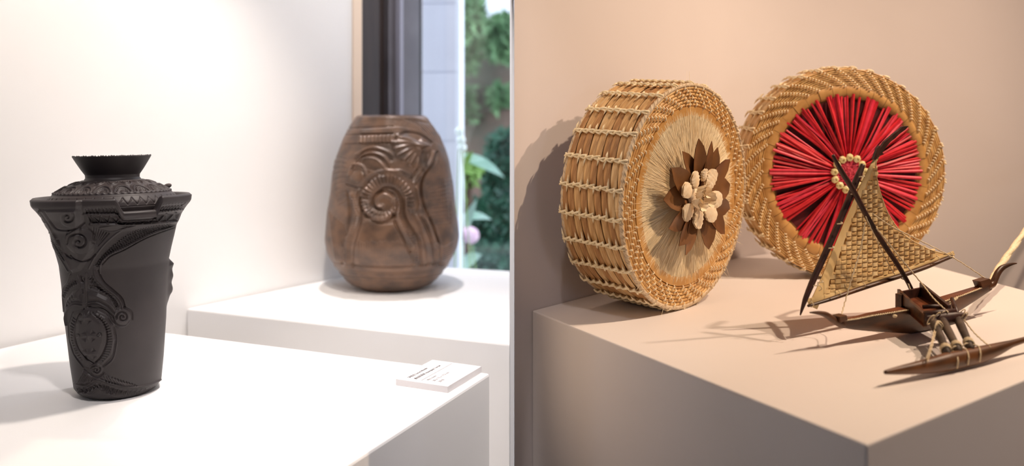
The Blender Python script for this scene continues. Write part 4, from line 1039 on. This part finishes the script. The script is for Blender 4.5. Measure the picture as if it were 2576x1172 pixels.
# loops of cord along the cross beam
mb = MB()
for (x, y) in ((2337, 803), (2352, 796), (2364, 793), (2377, 791), (2414, 788), (2420, 796)):
    c = on(x, y, KZ+.040); L_ = []
    for k in range(15):
        q = 2*PI*k/14; L_.append(c+uu*(.0050*math.cos(q))+up*(.0068*math.sin(q))-pp*(.004*math.sin(q)+.003))
    mb.tube(L_, .0008, 5)
for (x, y) in ((2354, 818), (2356, 821), (2352, 824)):
    c = on(x, y, KZ+.034); mb.tube([c+uu*(.0062*math.cos(k*.5))+up*(.0064*math.sin(k*.5))-pp*.004*(1+.2*math.cos(k)) for k in range(14)], .0010, 5)
part('beam_lashing', mb, M_string, True)
def knot(px, py, z, n=9, sz=.004):
    c = on(px, py, KZ+z); mb = MB(); r_ = random.Random(px)
    P = [c+Vector((r_.uniform(-sz, sz), r_.uniform(-sz, sz), r_.uniform(-sz*.7, sz*.7))) for _ in range(n)]
    part('knot', mb.tube(cr(P, 4), .0010, 5), M_string, True)
kp = pl(2251, 795, -.0125); mb = MB(); part('knot', mb.ball(kp, .0034, .0028, .0024, 8, 6), M_string, True)
kq = pl(2398, 757, -.013); part('knot', MB().tube(cr([kq+uu*(k*.0022)+up*(.0012*(k % 2)+k*.0008) for k in range(-4, 5)], 3), .0018, 6), M_string, True)
# mast, yard, boom
YM = loc(on(2297, 724, KZ+.052)).y
YS = YM+.016
def spar(name, pts, Y, m=M_wooddk, flat=.8, n=10):
    P = [pl(x, y, Y) for x, y, _ in pts]; rr = [q[2]/ppx(p.y) for p, q in zip(P, pts)]
    k = cr(P, 6); r2 = list(np.interp(np.linspace(0, len(P)-1, len(k)), np.arange(len(P)), rr))
    return part(name, MB().tube(k, r2, n, flat, up=(1, 0, 0)), m, True)
spar('mast', [(2095, 390, 4), (2115, 428, 6.5), (2146, 478, 7.0), (2183, 548, 6.8), (2222, 612, 6.6), (2262, 672, 5.8), (2285, 712, 5.5), (2299, 742, 6)], YM)
spar('yard', [(2171, 414, 6), (2158, 445, 8.5), (2136, 500, 8.5), (2108, 566, 8.5), (2075, 640, 8.5), (2044, 708, 8.2), (2025, 755, 6.5), (2013, 793, 1.5)], YM+.010)
spar('boom', [(2033, 769.5, 4), (2090, 752, 6), (2150, 731, 7), (2210, 711, 7.4), (2270, 692, 7.4), (2330, 671, 7), (2376, 652, 6), (2395, 645, 5)], YM+.011, M_wood)
# sail: backing sheet, hems and the plaited pieces
top, bl_, br_ = (2206, 386), (2034, 768), (2402, 640)
edge_l = cr([(2206, 386), (2188, 418), (2160, 476), (2128, 548), (2098, 622), (2066, 700), (2034, 768)], 6)
edge_r = cr([(2206, 386), (2206, 440), (2219, 494), (2240, 545), (2272, 586), (2312, 613), (2356, 632), (2402, 640)], 6)
edge_b = cr([(2034, 768), (2100, 748), (2190, 718), (2290, 684), (2366, 655), (2402, 640)], 6)
ring_ = [tuple(p)[:2] for p in edge_l]+[tuple(p)[:2] for p in edge_b[1:]]+[tuple(p)[:2] for p in edge_r[::-1][1:-1]]
def bulge(px, py):
    d = ((px-2180)/170.0)**2+((py-610)/190.0)**2; return .020*max(0, 1-d)
def sp(px, py, off=0.0): return pl(px, py, YS+bulge(px, py)+off)
def inside(p, poly):
    c = False; n = len(poly)
    for i in range(n):
        (x1, y1), (x2, y2) = poly[i], poly[(i+1) % n]
        if (y1 > p[1]) != (y2 > p[1]) and p[0] < (x2-x1)*(p[1]-y1)/(y2-y1)+x1: c = not c
    return c
def shrink(poly, px):
    cx, cy = 2165, 640; out = []
    for x, y in poly: d = math.hypot(x-cx, y-cy); out.append((x+(cx-x)*px/d, y+(cy-y)*px/d))
    return out
mb = MB(); NRW = 26                                          # sheet swept from left edge to right edge, row by row
eL = resample(edge_l, NRW+1); eR = resample(edge_r, NRW+1)
vs = []
for i in range(NRW+1):
    for k in range(15):
        t = k/14; x = eL[i][0]+(eR[i][0]-eL[i][0])*t; y = eL[i][1]+(eR[i][1]-eL[i][1])*t
        vs.append(sp(x, y, .0016))
fs = [(i*15+j, i*15+j+1, (i+1)*15+j+1, (i+1)*15+j) for i in range(NRW) for j in range(14)]
mb.add(vs, fs); n0 = len(vs); mb.add([v+pp*.0008 for v in vs], [tuple(reversed(f)) for f in fs])
sail = part('sail', mb, M_hem, True)
def strip(name, E, w0, w1, m, off=-.0012, side=1):
    P = [tuple(p)[:2] for p in E]; vs = []; n = len(P)
    for i in range(n):
        a, c = P[max(i-1, 0)], P[min(i+1, n-1)]; dx, dy = c[0]-a[0], c[1]-a[1]; l_ = math.hypot(dx, dy)+1e-6; w = w0+(w1-w0)*i/(n-1)
        for k in (0, .5, 1): vs.append(sp(P[i][0]-dy/l_*w*k*side, P[i][1]+dx/l_*w*k*side, off-.0010*(k == .5)))
    mb = MB().add(vs, [(3*i+j, 3*i+j+1, 3*i+j+4, 3*i+j+3) for i in range(n-1) for j in range(2)])
    return part(name, mb, m, True, sail)
strip('hem', edge_l, 9, 24, M_hem, side=-1); strip('hem', edge_b, 17, 10, M_hem, side=-1); strip('hem', edge_r, 2.5, 3.5, M_sail[1], side=1)
r = random.Random(3); cells = 0
hemL = [tuple(p)[:2] for p in edge_l]; clip = shrink(ring_, 7)
def hem_room(x, y):
    """keep the pieces clear of the two wide hems"""
    dl_ = min(math.hypot(x-a, y-c) for a, c in hemL); db_ = min(math.hypot(x-p[0], y-p[1]) for p in edge_b)
    f = max(0, min(1, (y-386)/380)); return dl_ > 12+16*f and db_ > 15
for i in range(34):
    for j in range(-4, 34):
        # rows sag to the left and fan slightly, as in the plait
        y = 402+i*11.4+(0); x = 2030+j*13.2+(i % 2)*0.0
        xs, ys = x+(y-402)*.0, y+(2215-x)*.10*((y-380)/380)
        if not inside((xs, ys), clip) or not hem_room(xs, ys) or cells >= 298: continue
        over = (i+j) % 2 == 0
        if over: hx, hy = 7.9, 5.0
        else: hx, hy = 5.6, 6.6
        vs = []; tl_ = -.10*((ys-380)/380)
        for a in (-1, -.5, 0, .5, 1):
            for c in (-1, 1):
                ex, ey = xs+a*hx+r.uniform(-.25, .25), ys+c*hy-a*hx*tl_*-1*0+(-a*hx)*.10*((ys-380)/380)+r.uniform(-.25, .25)
                h = (.0021 if over else .0007)*(1-.85*a*a if over else 1-.6*c*c*0-.5*a*a)
                vs.append(sp(ex, ey, -.0006-h))
        if not over:
            vs = []
            for c in (-1, -.5, 0, .5, 1):
                for a in (-1, 1):
                    vs.append(sp(xs+a*hx+r.uniform(-.2, .2), ys+c*hy-a*hx*.10*((ys-380)/380), -.0005-.0015*(1-.9*c*c)))
        m_ = MB().add(vs, [(2*k, 2*k+1, 2*k+3, 2*k+2) for k in range(4)])
        part('plait', m_, M_sail[(0, 1, 0, 1)[r.randrange(4)] if over else (0, 2, 2)[r.randrange(3)]], False, sail); cells += 1
# dark carved feather at the head of the yard
fe = [(2198, 400), (2208, 372), (2214, 366), (2214, 374), (2226, 356), (2250, 336), (2262, 327), (2272, 318), (2286, 317), (2278, 326), (2264, 336), (2252, 348), (2240, 357), (2228, 372), (2220, 384), (2224, 388), (2212, 392), (2203, 402)]
A = [pl(x, y, YS-.004) for x, y in fe]
part('yard_tip', MB().hexa(A, [p+pp*.004 for p in A]), M_wooddk)
# strings
def string(pts, rad=.00075, wob=.0006):
    W = [p if isinstance(p, Vector) else pl(*p) for p in pts]; k = cr(W, 14); 
    P = [p+Vector((math.sin(i*2.1), 0, math.cos(i*2.1)))*wob*.5 for i, p in enumerate(k)]
    part('string', MB().tube(P, rad, 5), M_string, True)
string([(2176, 560, YM-.004), (2166, 620, YM-.004), (2147, 685, YM-.006), (2124, 765, YM-.010), (2114, 803, 0)], .0009, .0012)
string([(2196, 538, YM-.005), (2244, 570, YM+.0), (2300, 598, YM+.002), (2398, 648, YM-.002), (2484, 704, 0)], .0009)
string([(2205, 574, YM-.008), (2262, 645, YM-.012), (2318, 712, YM-.03), on(2350, 752, KZ+.056), on(2386, 786, KZ+.046)], .0010)
string([(2178, 545, YM-.006), (2222, 640, YM+.002), (2250, 690, YM+.004)], .0006)
string([(2267, 700, YM+.004), (2282, 709, YM+.0), (2291, 731, YM-.006)], .0009)
string([on(2356, 824, KZ+.032), pl(2345, 870, YF+.010), pl(2333, 910, YF-.009)], .0007); string([on(2352, 824, KZ+.032), pl(2341, 870, YF+.010), pl(2330, 903, YF-.008)], .0007)
string([on(2420, 797, KZ+.036), pl(2452, 838, YF+.05), pl(2491, 873, YF-.005)], .0010)
for (x, y) in ((2166, 443), (2145, 486), (2111, 561), (2090, 622), (2062, 708), (2052, 716)):
    c = pl(x, y, YM+.004); part('lacing', MB().tube(cr([c-uu*.0045-up*.001, c-pp*.0055, c+uu*.004+up*.001, c+uu*.005-up*.002], 4), .0008, 5), M_string, True)
for (x, y) in ((2170, 717), (2108, 738), (2356, 650), (2390, 641), (2040, 765), (2060, 724)):
    c = pl(x, y, YM+.004); part('lacing', MB().tube(cr([c+up*.0042, c-pp*.0052, c-up*.0042], 4), .0006, 5), M_string, True)
string([pl(2397, 645, YM+.004), pl(2400, 649, YM-.003)], .0012)
# thick cream cord from the bow up to the wall
tc = [pl(2492, 706, .004), at(2508, 680, 1.44), at(2565, 601, 1.55), at(2640, 497, 1.70), at(2706, 405, 1.888)]
tcm = MB(); kk = cr(tc, 10)
for q in range(2): tcm.tube([p+Vector((math.sin(i*.8+q*PI), 0, math.cos(i*.8+q*PI)))*.0015 for i, p in enumerate(kk)], [.0012+.0030*min(1, i/12) for i in range(len(kk))], 7)
tag(part('bow_cord', tcm, M_tie, True), 'thick cream cord tied to the bow')
